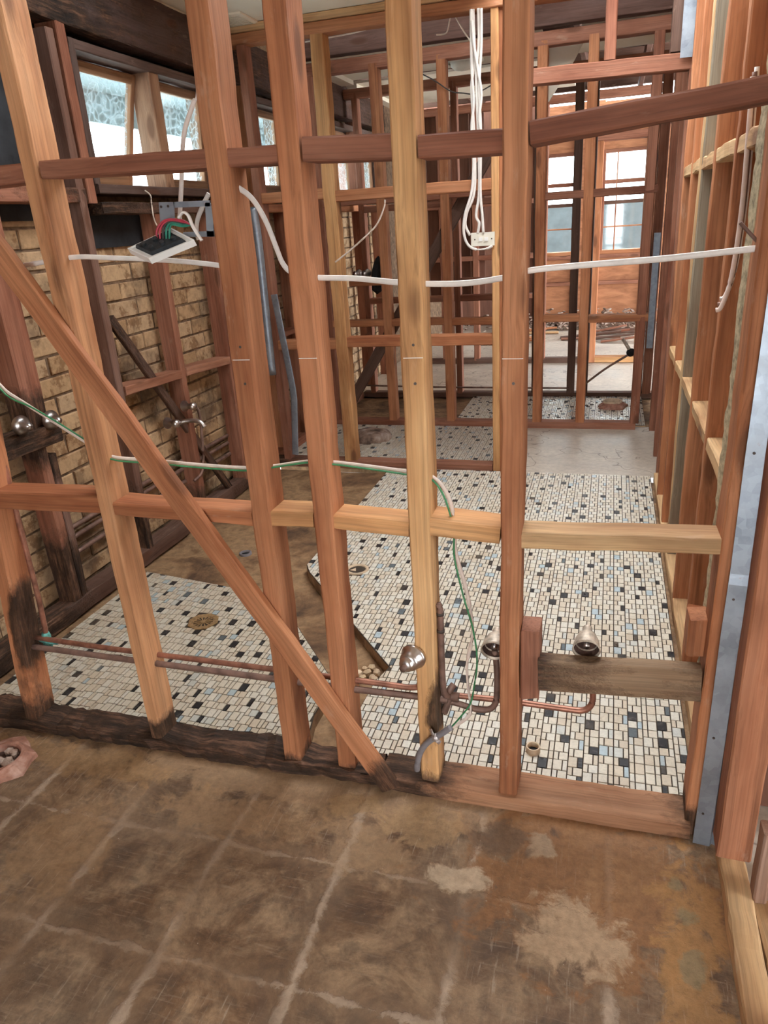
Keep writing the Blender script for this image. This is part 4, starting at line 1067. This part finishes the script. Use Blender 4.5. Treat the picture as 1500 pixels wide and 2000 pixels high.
wp = empty('waste_pipe', (-1.065, 2.857, 0.008), 'open cream waste pipe mouth in the mosaic beside the trench', 'waste pipe')
MB().lathe([(0.055, -0.01), (0.055, 0.006), (0.050, 0.008), (0.041, 0.006), (0.039, -0.03)], (0, 0, 0), (0, 0, 1), 24, False).build('rim', M['pvc_cream'], wp, True)
MB().lathe([(0.041, -0.012), (0.0, -0.012)], (0, 0, 0), (0, 0, 1), 20, False).build('dirt_fill', M['terracotta_dark'], wp)
MB().prism([(-0.034, -0.01), (-0.002, -0.014), (-0.012, 0.016)], -0.012, 0.002).build('rubble_piece', M['pvc_cream'], wp)
wp = empty('waste_pipe', (-0.152, 1.775, 0.010), 'short capless white pipe stub rising from the mosaic by the front plate', 'waste pipe')
MB().lathe([(0.021, -0.012), (0.021, 0.020), (0.018, 0.021), (0.016, 0.018), (0.016, -0.01)], (0, 0, 0), (0, 0, 1), 20, False).build('pipe', M['pvc_cream'], wp, True)
MB().lathe([(0.0165, 0.004), (0.0, 0.004)], (0, 0, 0), (0, 0, 1), 16, False).build('inside', M['rag_black'], wp)
wp = empty('waste_pipe', (-1.735, 3.03, -0.042), 'dark round waste outlet in the bare brown bath recess', 'waste pipe')
MB().lathe([(0.032, -0.01), (0.032, 0.012), (0.026, 0.014), (0.022, 0.010), (0.020, 0.0)], (0, 0, 0), (0, 0, 1), 20, False).build('rim', M['conduit_grey'], wp, True)
MB().lathe([(0.021, 0.003), (0.0, 0.003)], (0, 0, 0), (0, 0, 1), 16, False).build('inside', M['rag_black'], wp)

def collar(label, loc, r0, r1, h, seed, rag=0.18):
    rng = random.Random(seed); t = empty('clay_collar', loc, label, 'clay collar')
    n = 22; V = []; Fc = []
    rag_ = [1 + rng.uniform(-rag, rag) for _ in range(n)]
    rings = [(r1, -0.005, 1), (r1 * 0.97, h * 0.35, 1), (r0 * 1.18, h * 0.8, 0.4), (r0 * 1.05, h, 0.1), (r0 * 0.92, h * 0.95, 0), (r0 * 0.86, h * 0.1, 0), (r0 * 0.86, -0.01, 0)]
    for r, z, k in rings:
        for i in range(n):
            a = 2 * math.pi * i / n; rr = r * (1 + (rag_[i] - 1) * k)
            V.append((math.cos(a) * rr, math.sin(a) * rr, z + (rng.uniform(-.004, .004) if k else 0)))
    for j in range(len(rings) - 1):
        for i in range(n): Fc.append((j * n + i, j * n + (i + 1) % n, (j + 1) * n + (i + 1) % n, (j + 1) * n + i))
    obj('collar', V, Fc, M['terracotta'], t)
    MB().lathe([(r0 * 0.88, h * 0.15), (0.0, h * 0.15)], (0, 0, 0), (0, 0, 1), 18, False).build('dirt', M['terracotta_dark'], t)
    return t
cc = collar('broken terracotta pipe collar packed with stones in the brown slab', (-1.755, 1.385, 0.0), 0.066, 0.108, 0.030, 4)
rng = random.Random(5)
def stone_mesh(r, seed):
    bm = bmesh.new(); bmesh.ops.create_icosphere(bm, subdivisions=1, radius=r); rg = random.Random(seed)
    for v in bm.verts: v.co *= rg.uniform(0.75, 1.2)
    me = bpy.data.meshes.new('stone'); bm.to_mesh(me); bm.free(); return me
for i in range(14):
    a = rng.uniform(0, 6.28); r = rng.uniform(0, 0.045)
    me = stone_mesh(rng.uniform(0.009, 0.017), i); me.materials.append(M['rubble'])
    o = bpy.data.objects.new('stone', me); o.location = (-1.755 + r * math.cos(a), 1.385 + r * math.sin(a), 0.010); link(o)
    tag(o, 'small dusty stone lying inside the broken clay collar in the slab', 'stone', 'stones in the clay collar')
cl2 = collar('broken reddish clay collar with a pale lip on the shiny far mosaic', (0.065, 6.03, 0.004), 0.072, 0.115, 0.045, 8, 0.12)
MB().lathe([(0.074, 0.036), (0.076, 0.056), (0.070, 0.060), (0.062, 0.056), (0.061, 0.02)], (0, 0, 0), (0, 0, 1), 22, False).build('lip', M['pvc_cream'], cl2, True)
# mortar hump over an old toilet outlet
bm = bmesh.new(); bmesh.ops.create_icosphere(bm, subdivisions=4, radius=1.0)
for v in bm.verts:
    q = v.co.copy(); r_ = 1 + 0.12 * noise.noise(q * 2.5)
    z = max(q.z, -0.05); zf = min(z, 0.42) + max(0, z - 0.42) * 0.3
    v.co = Vector((q.x * 0.145 * r_, q.y * 0.125 * r_, zf * 0.13 * r_))
me = bpy.data.meshes.new('mortar_hump'); bm.to_mesh(me); bm.free(); me.materials.append(M['rubble'])
me.polygons.foreach_set('use_smooth', [True] * len(me.polygons))
o = bpy.data.objects.new('mortar_hump', me); o.location = (-1.655, 4.985, 0.004); link(o); tag(o, 'rounded grey mortar hump over the old toilet outlet on the mosaic', 'mortar hump')

# pieces of broken tile bed in the trench
rng = random.Random(12)
for i, (x, y) in enumerate(((-0.775, 2.150), (-0.750, 2.125), (-0.785, 2.115), (-0.760, 2.095), (-0.80, 2.14), (-0.745, 2.085), (-0.79, 2.085), (-0.815, 2.11))):
    me = stone_mesh(rng.uniform(0.012, 0.021), i + 60); me.materials.append(M['pvc_cream' if i % 2 else 'sill_ledge'])
    o = bpy.data.objects.new('broken_mortar', me); o.location = (x, y, -0.026); link(o)
    tag(o, 'cream lump of broken mortar at the pointed end of the trench', 'mortar lump', 'mortar lumps in the trench')

# ================================================================ CABLES
YC = 1.60
def flat_cable(label, pts, ra=0.0058, rb=0.0034, m='cable_white', name='cable', up=(0, 0, 1)):
    return thing_sweep(name, label, 'cable', pts, ra, m, rb, up)
flat_cable('flat cream twin cable threaded through the studs behind the hanging power point', [(-2.22, 1.60, 1.43)] + [(-1.598, 1.600, 1.461), (-1.444, 1.600, 1.457), (-1.277, 1.600, 1.470), (-1.160, 1.600, 1.463), (-1.047, 1.600, 1.454), (-0.952, 1.600, 1.444), (-0.860, 1.600, 1.431)])
flat_cable('flat cream twin cable curving down from the bracket stud and crossing the whole front frame',
    [(-0.831, 1.600, 1.611), (-0.805, 1.600, 1.596), (-0.771, 1.600, 1.569), (-0.745, 1.600, 1.523), (-0.727, 1.600, 1.469), (-0.714, 1.600, 1.430), (-0.692, 1.600, 1.409), (-0.643, 1.600, 1.397), (-0.548, 1.600, 1.391), (-0.445, 1.600, 1.378), (-0.383, 1.600, 1.373), (-0.295, 1.600, 1.371), (-0.214, 1.600, 1.379), (-0.159, 1.600, 1.391), (-0.043, 1.600, 1.397), (0.102, 1.600, 1.402), (0.272, 1.600, 1.413)], 0.0062, 0.0036)
flat_cable('white twin cable with pink sheath hanging down through the lower noggings to the grey conduit',
    [(-2.22, 1.60, 1.30)] + [(-1.689, 1.600, 1.195), (-1.571, 1.600, 1.127), (-1.483, 1.600, 1.073), (-1.360, 1.600, 0.997), (-1.287, 1.600, 0.956), (-1.152, 1.600, 0.948), (-0.998, 1.600, 0.939), (-0.879, 1.600, 0.936), (-0.813, 1.600, 0.941), (-0.699, 1.600, 0.959), (-0.637, 1.600, 0.959), (-0.544, 1.600, 0.951), (-0.448, 1.600, 0.941), (-0.393, 1.600, 0.934), (-0.357, 1.600, 0.900), (-0.338, 1.600, 0.842), (-0.335, 1.600, 0.781), (-0.330, 1.600, 0.719), (-0.310, 1.600, 0.635), (-0.296, 1.600, 0.547), (-0.298, 1.600, 0.486), (-0.312, 1.600, 0.407), (-0.309, 1.600, 0.326), (-0.304, 1.600, 0.264), (-0.324, 1.600, 0.229), (-0.362, 1.600, 0.197)], 0.0052, 0.0034, 'cable_pink')
thing_sweep('cable', 'thin green earth wire hanging beside the pink sheathed cable to the grey conduit', 'cable',
    [(-2.22, 1.59, 1.295)] + [(-1.682, 1.590, 1.189), (-1.564, 1.590, 1.119), (-1.488, 1.590, 1.087), (-1.350, 1.590, 1.005), (-1.281, 1.590, 0.952), (-1.146, 1.590, 0.943), (-0.993, 1.590, 0.935), (-0.875, 1.590, 0.932), (-0.809, 1.590, 0.941), (-0.694, 1.590, 0.960), (-0.634, 1.590, 0.957), (-0.541, 1.590, 0.948), (-0.445, 1.590, 0.937), (-0.391, 1.590, 0.930), (-0.362, 1.590, 0.897), (-0.343, 1.590, 0.841), (-0.335, 1.590, 0.785), (-0.335, 1.590, 0.723), (-0.315, 1.590, 0.618), (-0.292, 1.590, 0.524), (-0.283, 1.590, 0.433), (-0.292, 1.590, 0.352), (-0.304, 1.590, 0.293), (-0.333, 1.590, 0.244), (-0.363, 1.590, 0.201)], 0.0024, 'cable_green')
# vertical white drop wire in the awning window bay and by the bracket
flat_cable('cream cable dropping in front of the awning window to the steel bracket', [(-0.85, 1.655, 2.61), (-0.85, 1.68, 2.2)] + [(-0.926, 1.720, 1.838), (-0.949, 1.720, 1.788), (-0.980, 1.720, 1.738), (-0.998, 1.720, 1.685), (-1.010, 1.720, 1.630), (-1.024, 1.720, 1.574), (-1.036, 1.720, 1.527)], 0.0062, 0.0036, up=(1, 0, 0))
flat_cable('short cream cable loop bent through the steel bracket', [(-0.887, 1.620, 1.588), (-0.907, 1.620, 1.563), (-0.926, 1.620, 1.534), (-0.933, 1.620, 1.507), (-0.930, 1.620, 1.492)], 0.0058, 0.0034, up=(1, 0, 0))

# ---- power point hanging from the bracket
br = empty('mounting_bracket', (-0.90, 1.56, 1.52), 'galvanised steel mounting bracket nailed beside the stud, holding loose cables', 'bracket')
def brp(n, pts2, t=0.0016, m='galvanised', y=0.0):
    mb = MB(); k = len(pts2)
    mb.add([(x, y, z) for x, z in pts2] + [(x, y + t, z) for x, z in pts2], [tuple(range(k)), tuple(range(2 * k - 1, k - 1, -1))] + [(i, k + i, k + (i + 1) % k, (i + 1) % k) for i in range(k)])
    return mb.build(n, M[m], br)
def L2(pts): return [(p[0] + 0.90, p[2] - 1.52) for p in pts]
brp('back_plate', L2([(-0.983, 1.560, 1.576), (-0.943, 1.560, 1.574), (-0.950, 1.560, 1.534), (-0.979, 1.560, 1.514), (-0.988, 1.560, 1.528)]))
brp('top_flange', L2([(-0.946, 1.560, 1.574), (-0.854, 1.560, 1.571), (-0.855, 1.560, 1.559), (-0.946, 1.560, 1.562)]), 0.006)
brp('side_flange', L2([(-0.867, 1.560, 1.567), (-0.850, 1.560, 1.566), (-0.856, 1.560, 1.496), (-0.874, 1.560, 1.497)]), 0.006)
brp('bottom_flange', L2([(-0.932, 1.560, 1.510), (-0.854, 1.560, 1.508), (-0.856, 1.560, 1.496), (-0.937, 1.560, 1.500)]), 0.006)
for q in L2([(-0.978, 1.560, 1.566), (-0.960, 1.560, 1.566), (-0.970, 1.560, 1.537)]):
    MB().lathe([(0.003, 0), (0.003, 0.001)], (q[0], -0.0002, q[1]), (0, -1, 0), 8).build('screw_hole', M['nail'], br)
pw = empty('power_point', (-0.962, 1.50, 1.482), 'white power point hanging face down by its wires, black back showing', 'power point')
pp = [Vector(p) for p in [(-1.036, 1.500, 1.482), (-0.973, 1.500, 1.459), (-0.879, 1.500, 1.491), (-0.941, 1.500, 1.518)]]
og = Vector(pw.location)
pp = [pp[0] + Vector((0, -0.010, 0)), pp[1] + Vector((0, -0.030, 0)), pp[2] + Vector((0, 0.012, 0)), pp[3] + Vector((0, 0.030, 0))]
pp = [p - og for p in pp]; cen = sum(pp, Vector()) / 4
nrm = (pp[1] - pp[0]).cross(pp[2] - pp[1]).normalized()
if nrm.z < 0: nrm = -nrm
def frustum(mb, q, h0, h1, s0=1.0, s1=1.0):
    a = [cen + (p - cen) * s0 + nrm * h0 for p in q]; b = [cen + (p - cen) * s1 + nrm * h1 for p in q]
    mb.add(a + b, [(3, 2, 1, 0), (4, 5, 6, 7), (0, 1, 5, 4), (1, 2, 6, 5), (2, 3, 7, 6), (3, 0, 4, 7)])
mb = MB(); frustum(mb, pp, -0.014, 0.0); mb.build('faceplate', M['plastic_white'], pw)
for i in range(4):
    a, b = pp[i], pp[(i + 1) % 4]; a2 = cen + (a - cen) * 0.93; b2 = cen + (b - cen) * 0.93
    MB().add([a, b, b2, a2, a + nrm * .003, b + nrm * .003, b2 + nrm * .003, a2 + nrm * .003], [(3, 2, 1, 0), (4, 5, 6, 7), (0, 1, 5, 4), (1, 2, 6, 5), (2, 3, 7, 6), (3, 0, 4, 7)]).build('rim', M['plastic_white'], pw)
inn = [cen + (p - cen) * 0.82 for p in pp]
mb = MB(); frustum(mb, pp, 0.0, 0.009, 0.76, 0.70); mb.build('socket_back', M['plastic_black'], pw)
for i in range(6):
    u, w_ = (0.2 + 0.3 * (i % 3)), (0.3 + 0.4 * (i // 3))
    q = (inn[0].lerp(inn[3], u)).lerp(inn[1].lerp(inn[2], u), w_)
    MB().lathe([(0.006, 0.006), (0.006, 0.014), (0.003, 0.015)], q, nrm, 10).build('terminal', M['plastic_black'], pw)
for i, (m, d0) in enumerate((('cable_red', 0.0), ('cable_red', 0.006), ('cable_teal', 0.018), ('cable_teal', 0.024), ('cable_dark', 0.012))):
    b0 = cen + (pp[2] - pp[0]).normalized() * (0.010 + d0 * 0.3) + Vector((-0.018 + d0, 0, 0.008))
    tip = Vector([(-0.921, 1.535, 1.528)][0]) - og
    MB().sweep([b0, b0 + Vector((0.004, 0, 0.022)), (b0 + tip) / 2 + Vector((0.0, -0.006, 0.024 - d0 * 0.4)), tip + Vector((0.004, 0, 0.006 - d0 * 0.5)), tip + Vector((0.012, 0.02, -0.004))], 0.0026).build('wire', M[m], pw, True)
flat_cable('thin cream cable end draped from the bracket over the power point', [(-0.920, 1.530, 1.540), (-0.907, 1.530, 1.550), (-0.895, 1.530, 1.542), (-0.889, 1.530, 1.522), (-0.877, 1.530, 1.499), (-0.871, 1.530, 1.490)], 0.0056, 0.0032, up=(0, 1, 0))

# ---- light switch on the second frame with its bundle of cables
sw = empty('light_switch', (-0.698, 4.340, 1.384), 'cream two gang light switch on the second frame, cables looped around it', 'light switch')
MB().box(-0.066, 0.066, -0.012, 0.0, -0.036, 0.036).build('plate', M['plastic_cream'], sw)
MB().box(-0.060, -0.01, 0.0, 0.045, -0.030, 0.030).build('mounting_block', M['plastic_cream'], sw)
for x in (-0.012, 0.020): MB().box(x - 0.010, x + 0.010, -0.017, -0.011, -0.010, 0.010).build('rocker', M['plastic_white'], sw)
for x in (-0.045, 0.05): MB().lathe([(0.004, 0), (0.003, 0.002)], (x, -0.012, 0), (0, -1, 0), 10).build('screw', M['nail'], sw)
for i, (lab, pts) in enumerate((
    ('outermost white cable of the drop, looping under the light switch', [(-0.746, 4.330, 2.482), (-0.747, 4.330, 2.230), (-0.739, 4.330, 2.065), (-0.752, 4.330, 1.945), (-0.743, 4.330, 1.821), (-0.755, 4.330, 1.644), (-0.797, 4.330, 1.516), (-0.805, 4.330, 1.423), (-0.783, 4.330, 1.359), (-0.737, 4.330, 1.332), (-0.678, 4.330, 1.332), (-0.644, 4.330, 1.346)]),
    ('second white cable of the drop, bending left into the light switch', [(-0.736, 4.335, 2.482), (-0.732, 4.335, 2.252), (-0.750, 4.335, 2.138), (-0.740, 4.335, 1.920), (-0.741, 4.335, 1.643), (-0.786, 4.335, 1.528), (-0.796, 4.335, 1.462), (-0.771, 4.335, 1.407)]),
    ('third white cable of the drop, kinked just above the light switch', [(-0.709, 4.330, 2.482), (-0.708, 4.330, 2.340), (-0.724, 4.330, 2.181), (-0.717, 4.330, 1.918), (-0.715, 4.330, 1.641), (-0.734, 4.330, 1.512), (-0.717, 4.330, 1.468), (-0.727, 4.330, 1.415)]),
    ('fourth white cable of the drop, straight down into the light switch', [(-0.693, 4.325, 2.479), (-0.695, 4.325, 2.315), (-0.708, 4.325, 2.132), (-0.702, 4.325, 1.916), (-0.708, 4.325, 1.641), (-0.699, 4.325, 1.510), (-0.694, 4.325, 1.416)]),
    ('white cable crossing the drop diagonally above the light switch', [(-0.742, 4.320, 2.431), (-0.731, 4.320, 2.318), (-0.711, 4.320, 2.201), (-0.696, 4.320, 2.095), (-0.709, 4.320, 1.989), (-0.701, 4.320, 1.928)]))):
    flat_cable(lab, pts, 0.0075, 0.005, up=(1, 0, 0))
thing_sweep('cable', 'dark thin wire sagging between the third frame studs near the ceiling', 'cable', [(-1.251, 5.360, 2.395), (-1.167, 5.360, 2.348), (-1.066, 5.360, 2.279), (-0.982, 5.360, 2.259), (-0.897, 5.360, 2.250), (-0.764, 5.360, 2.300)], 0.004, 'cable_dark')
thing_sweep('cable', 'thin pale wire stretched along the roof gap under the top plate', 'cable', [(-1.703, 4.445, 2.470), (-1.568, 4.445, 2.474), (-1.387, 4.445, 2.482), (-1.240, 4.445, 2.502)], 0.004, 'cable_white')
thing_sweep('cable', 'grey wire drooping from the roof gap beside the cable drop', 'cable', [(-0.954, 4.445, 2.416), (-0.899, 4.445, 2.419), (-0.880, 4.445, 2.472), (-0.863, 4.445, 2.502), (-0.808, 4.445, 2.418), (-0.752, 4.445, 2.342)], 0.004, 'string')
thing_sweep('string', 'frayed pale string hanging slantwise across the second frame', 'string', [(-1.248, 4.300, 1.625), (-1.256, 4.300, 1.585), (-1.309, 4.300, 1.493), (-1.408, 4.300, 1.415), (-1.492, 4.300, 1.357), (-1.578, 4.300, 1.304)], 0.005, 'string')
thing_sweep('string', 'wispy pale string hanging from the awning window sill', 'string', [(-2.155, 3.319, 1.717), (-2.155, 3.359, 1.695), (-2.155, 3.355, 1.654), (-2.155, 3.354, 1.596), (-2.155, 3.370, 1.561)], 0.0035, 'string')
for i, (lab, dx, dy) in enumerate((('cream cable of the bundle tucked behind the right wall stud', 0.0, 0.0), ('brown cable of the bundle tucked behind the right wall stud', 0.012, 0.02), ('thin grey cable of the bundle tucked behind the right wall stud', 0.024, 0.035))):
    P_ = [(0.300, 2.150, 1.769), (0.304, 2.150, 1.649), (0.308, 2.150, 1.488), (0.305, 2.150, 1.366), (0.298, 2.150, 1.291), (0.284, 2.150, 1.239), (0.272, 2.150, 1.232)]
    thing_sweep('cable', lab, 'cable', [(x + dx * 0.5, y + dy, z + dx) for x, y, z in P_], 0.006, ('cable_pink', 'copper_dull', 'cable_white')[i])
thing_sweep('nail_spike', 'long rusty spike sticking out of the right jamb', 'nail', [(0.229, 1.600, 1.460), (0.268, 1.600, 1.419)], 0.0035, 'copper_dull', n=8)

# ---- galvanised straps and pipes
gp = thing_sweep('vent_pipe', 'dented galvanised vent pipe standing beside the second frame corner', 'pipe', [(-2.098, 4.330, 1.640), (-2.087, 4.330, 1.451), (-2.092, 4.330, 1.055), (-2.098, 4.330, 0.626)], 0.022, 'galvanised', 0.034, (0, 1, 0))
gs = empty('strap', (-2.0, 4.30, 0.1), 'bent galvanised strap leaning at the second frame corner', 'metal strap')
P_ = [Vector(p) - Vector((-2.0, 4.30, 0.1)) for p in [(-2.001, 4.300, 1.133), (-1.975, 4.300, 0.866), (-1.943, 4.300, 0.538), (-1.948, 4.300, 0.402), (-1.977, 4.300, 0.091)]]
MB().sweep(P_, 0.002, 0.022, 8, (0, 1, 0), 2).build('band', M['galvanised'], gs)
for q, (lab, pts) in enumerate((('galvanised strip at the top right of the passage door head', [(0.305, 4.330, 2.388), (0.298, 4.330, 2.155)]), ('galvanised strip on the far passage post', [(0.308, 6.350, 1.303), (0.332, 6.350, 0.420)]))):
    a, b = Vector(pts[0]), Vector(pts[1])
    o = MB().box(-0.028 + q * .004, 0.028 - q * .004, -0.003, 0.003, 0, a.z - b.z + (0.25 if q == 0 else 0)).build('metal_strip', M['galvanised']); o.location = b
    tag(o, lab, 'metal strip')
st = thing_sweep('black_strap', 'tar smeared grey strap hanging on the brick wall in the toilet room', 'metal strap', [(-2.09, 5.62, 1.70), (-2.10, 5.6, 1.2), (-2.1, 5.6, 0.6), (-2.1, 5.6, 0.1)], 0.022, 'galvanised', 0.004, (0, 1, 0))
for z in (1.6, 1.3, 1.05, 0.55, 0.3): MB().lathe([(0.028, -0.03), (0.034, 0.0), (0.026, 0.04)], Vector((-2.097, 5.6, z)) - Vector(st.location), (0, 0, 1), 10).build('tar_lump', M['rag_black'], st)
# steel water pipes low on the brick wall
for i, (lab, z, x) in enumerate((('upper rusty water pipe running low along the brick wall', 0.32, -2.262), ('middle rusty water pipe running low along the brick wall', 0.27, -2.268), ('lowest rusty water pipe running low along the brick wall', 0.20, -2.262))):
    thing_sweep('water_pipe', lab, 'pipe', [(x, 2.4, z), (x, 3.3, z + 0.01), (x, 4.3, z)], 0.011, 'copper_dull')
# bath taps on the left frame
def wall_tap(label, y, z, spout):
    t = empty('bath_tap', (-2.15, y, z), label, 'tap')
    MB().lathe([(0.030, 0.0), (0.030, 0.004), (0.016, 0.02), (0.014, 0.05), (0.020, 0.055), (0.020, 0.075), (0.0, 0.08)], (0, 0, 0), (1, -0.25, 0.05), 18, False).build('body', M['chrome'], t, True)
    if spout:
        MB().sweep([(0.02, 0.02, -0.01), (0.09, 0.05, 0.0), (0.15, 0.06, -0.005), (0.175, 0.062, -0.035)], 0.012).build('spout', M['chrome'], t, True)
    return t
wall_tap('chrome bath spout on the left frame above the bath recess', 3.16, 0.615, True)
wall_tap('chrome bath tap beside the spout, half behind a stud', 3.34, 0.66, False)
for lab, y, z in (('shower tap with a round glassy flange on the charred rail', 2.20, 0.905), ('second small shower tap on the charred rail', 2.36, 0.885)):
    t = empty('shower_tap', (-2.15, y, z - 0.04), lab, 'tap')
    MB().lathe([(0.038, 0.0), (0.040, 0.006), (0.026, 0.018), (0.014, 0.03), (0.014, 0.055), (0.0, 0.06)], (0, 0, 0), (1, -0.2, 0), 20, False).build('flange', M['chrome'], t, True)
thing_sweep('copper_pipe', 'thin dark copper tube looping under the bath spout', 'pipe', [(-2.14, 3.36, 0.66), (-2.12, 3.42, 0.62), (-2.13, 3.43, 0.45), (-2.14, 3.40, 0.28), (-2.16, 3.33, 0.24)], 0.008, 'copper_dull')
mr = empty('mixer_tap', (-1.52, 5.50, 1.16), 'pair of chrome tap bodies with a black rag on the third frame', 'tap')
for dx in (-0.04, 0.03): MB().lathe([(0.022, 0), (0.030, -0.01), (0.014, -0.03), (0.014, -0.07), (0.022, -0.085), (0.0, -0.09)], (dx - 0.27, 0, 0), (0.1, 1, 0), 16, False).build('body', M['chrome'], mr, True)
MB().lathe([(0.0, -0.16), (0.04, -0.13), (0.05, -0.02), (0.035, 0.06), (0.02, 0.1), (0.0, 0.12)], (-0.165, 0.0, 0.0), (0.1, 0, 1), 9, False).build('black_rag', M['rag_black'], mr)
nogx(w3, -1.90, -1.63, 5.44, 5.50, 1.07, 1.11, W_OR, 'tap_rail')

# ---- ceiling fittings
oy = empty('ceiling_light', (-1.13, 6.12, 2.582), 'round cream oyster ceiling light beyond the roof gap', 'ceiling light')
MB().lathe([(0.16, 0), (0.165, -0.012), (0.13, -0.022), (0.10, -0.02)], (0, 0, 0), (0, 0, 1), 24, False).build('rim', M['plastic_cream'], oy, True)
MB().lathe([(0.085, -0.01), (0.08, -0.04), (0.05, -0.065), (0.0, -0.075)], (0, 0, 0), (0, 0, 1), 24, False).build('lamp_holder', M['plastic_cream'], oy, True)
vt = empty('ceiling_vent', (-2.04, 4.24, 2.582), 'cream plaster ceiling vent with a perforated grille in the corner', 'vent')
MB().lathe([(0.15, 0), (0.15, -0.010), (0.125, -0.016)], (0, 0, 0), (0, 0, 1), 4, False).build('rim', M['plaster'], vt)
for i in range(9):
    MB().box(-0.095, 0.095, -0.092 + i * 0.023, -0.080 + i * 0.023, -0.014, -0.004).build('louvre', M['plaster'], vt)

# ---- long rod and rubbish in the far rooms
thing_sweep('rod', 'thin dark steel rod lying level across the third frame at shin height', 'rod', [(-2.523, 6.390, 0.119), (-1.720, 6.390, 0.095), (-0.967, 6.390, 0.086), (-0.294, 6.390, 0.081)], 0.008, 'copper_dull')
kt = thing_sweep('floor_squeegee', 'old shower arm on a thin rod leaning across the far doorway', 'shower arm', [(-0.205, 6.300, 0.101), (-0.013, 6.300, 0.257), (0.163, 6.300, 0.373), (0.204, 6.300, 0.406)], 0.009, 'copper_dull')
hd = Vector([(0.189, 6.300, 0.398)][0]) - Vector(kt.location)
MB().lathe([(0.0, -0.03), (0.03, -0.02), (0.035, 0.0), (0.02, 0.03), (0.0, 0.035)], hd, (0.3, -0.5, 0.4), 14, False).build('rose', M['rag_black'], kt, True)
MB().sweep([hd, hd + Vector((-0.03, 0, 0.05)), hd + Vector((-0.07, 0, 0.11))], 0.014).build('neck', M['tap_old'], kt, True)
rng = random.Random(77)
PL = (('red brown', W_RE), ('pale sawn', W_LT), ('dark stained', W_DK), ('orange', W_OR))
for i in range(16):
    x = rng.uniform(-1.5, -1.0) if i % 2 else rng.uniform(-0.25, 0.3); y = 9.25 + (i // 2) * 0.135; L = rng.uniform(0.4, 0.8); a = rng.uniform(-0.03, 0.03) / L; z = 0.012
    cn, c = PL[i % 4]
    o = beam('scrap_board', None, (x - L / 2 * math.cos(a), y - L / 2 * math.sin(a), z), (x + L / 2 * math.cos(a), y + L / 2 * math.sin(a), z + rng.uniform(0, 0.08)), rng.uniform(0.06, 0.10), 0.02, (-math.sin(a), math.cos(a), 0), c)
    tag(o, cn + ' scrap board lying in the rubbish heap before the far windows', 'board', cn + ' boards in the rubbish heap')
mb = MB()
for i in range(700):
    x = max(-2.0, rng.gauss(-0.3, 0.8)); y = rng.uniform(10.32, 10.85); h = 0.24 * max(0, 1 - abs(y - 10.62) / 0.35) * rng.random()
    s_ = rng.uniform(0.012, 0.05); a = rng.uniform(0, 3.14)
    u = Vector((math.cos(a), math.sin(a), rng.uniform(-.4, .4))) * s_; w_ = Vector((-math.sin(a), math.cos(a), 0.2)) * s_ * 0.4; t_ = Vector((0, 0, s_ * 0.3)); c_ = Vector((x, y, h + 0.01))
    mb.add([c_ - u - w_, c_ + u - w_, c_ + u + w_, c_ - u + w_, c_ - u - w_ + t_, c_ + u - w_ + t_, c_ + u + w_ + t_, c_ - u + w_ + t_], [(3, 2, 1, 0), (4, 5, 6, 7), (0, 1, 5, 4), (1, 2, 6, 5), (2, 3, 7, 6), (3, 0, 4, 7)])
o = mb.build('rubbish', M['rubble']); tag(o, 'loose heap of plaster and bark rubbish under the far windows', 'rubbish', None, 'stuff')
# ground outside so that daylight bounces as it would
o = MB().box(-30, 30, -20, 40, -0.40, -0.30).build('ground', M['outside_wall']); tag(o, 'bright pale ground outside the house', 'ground', None, 'structure')
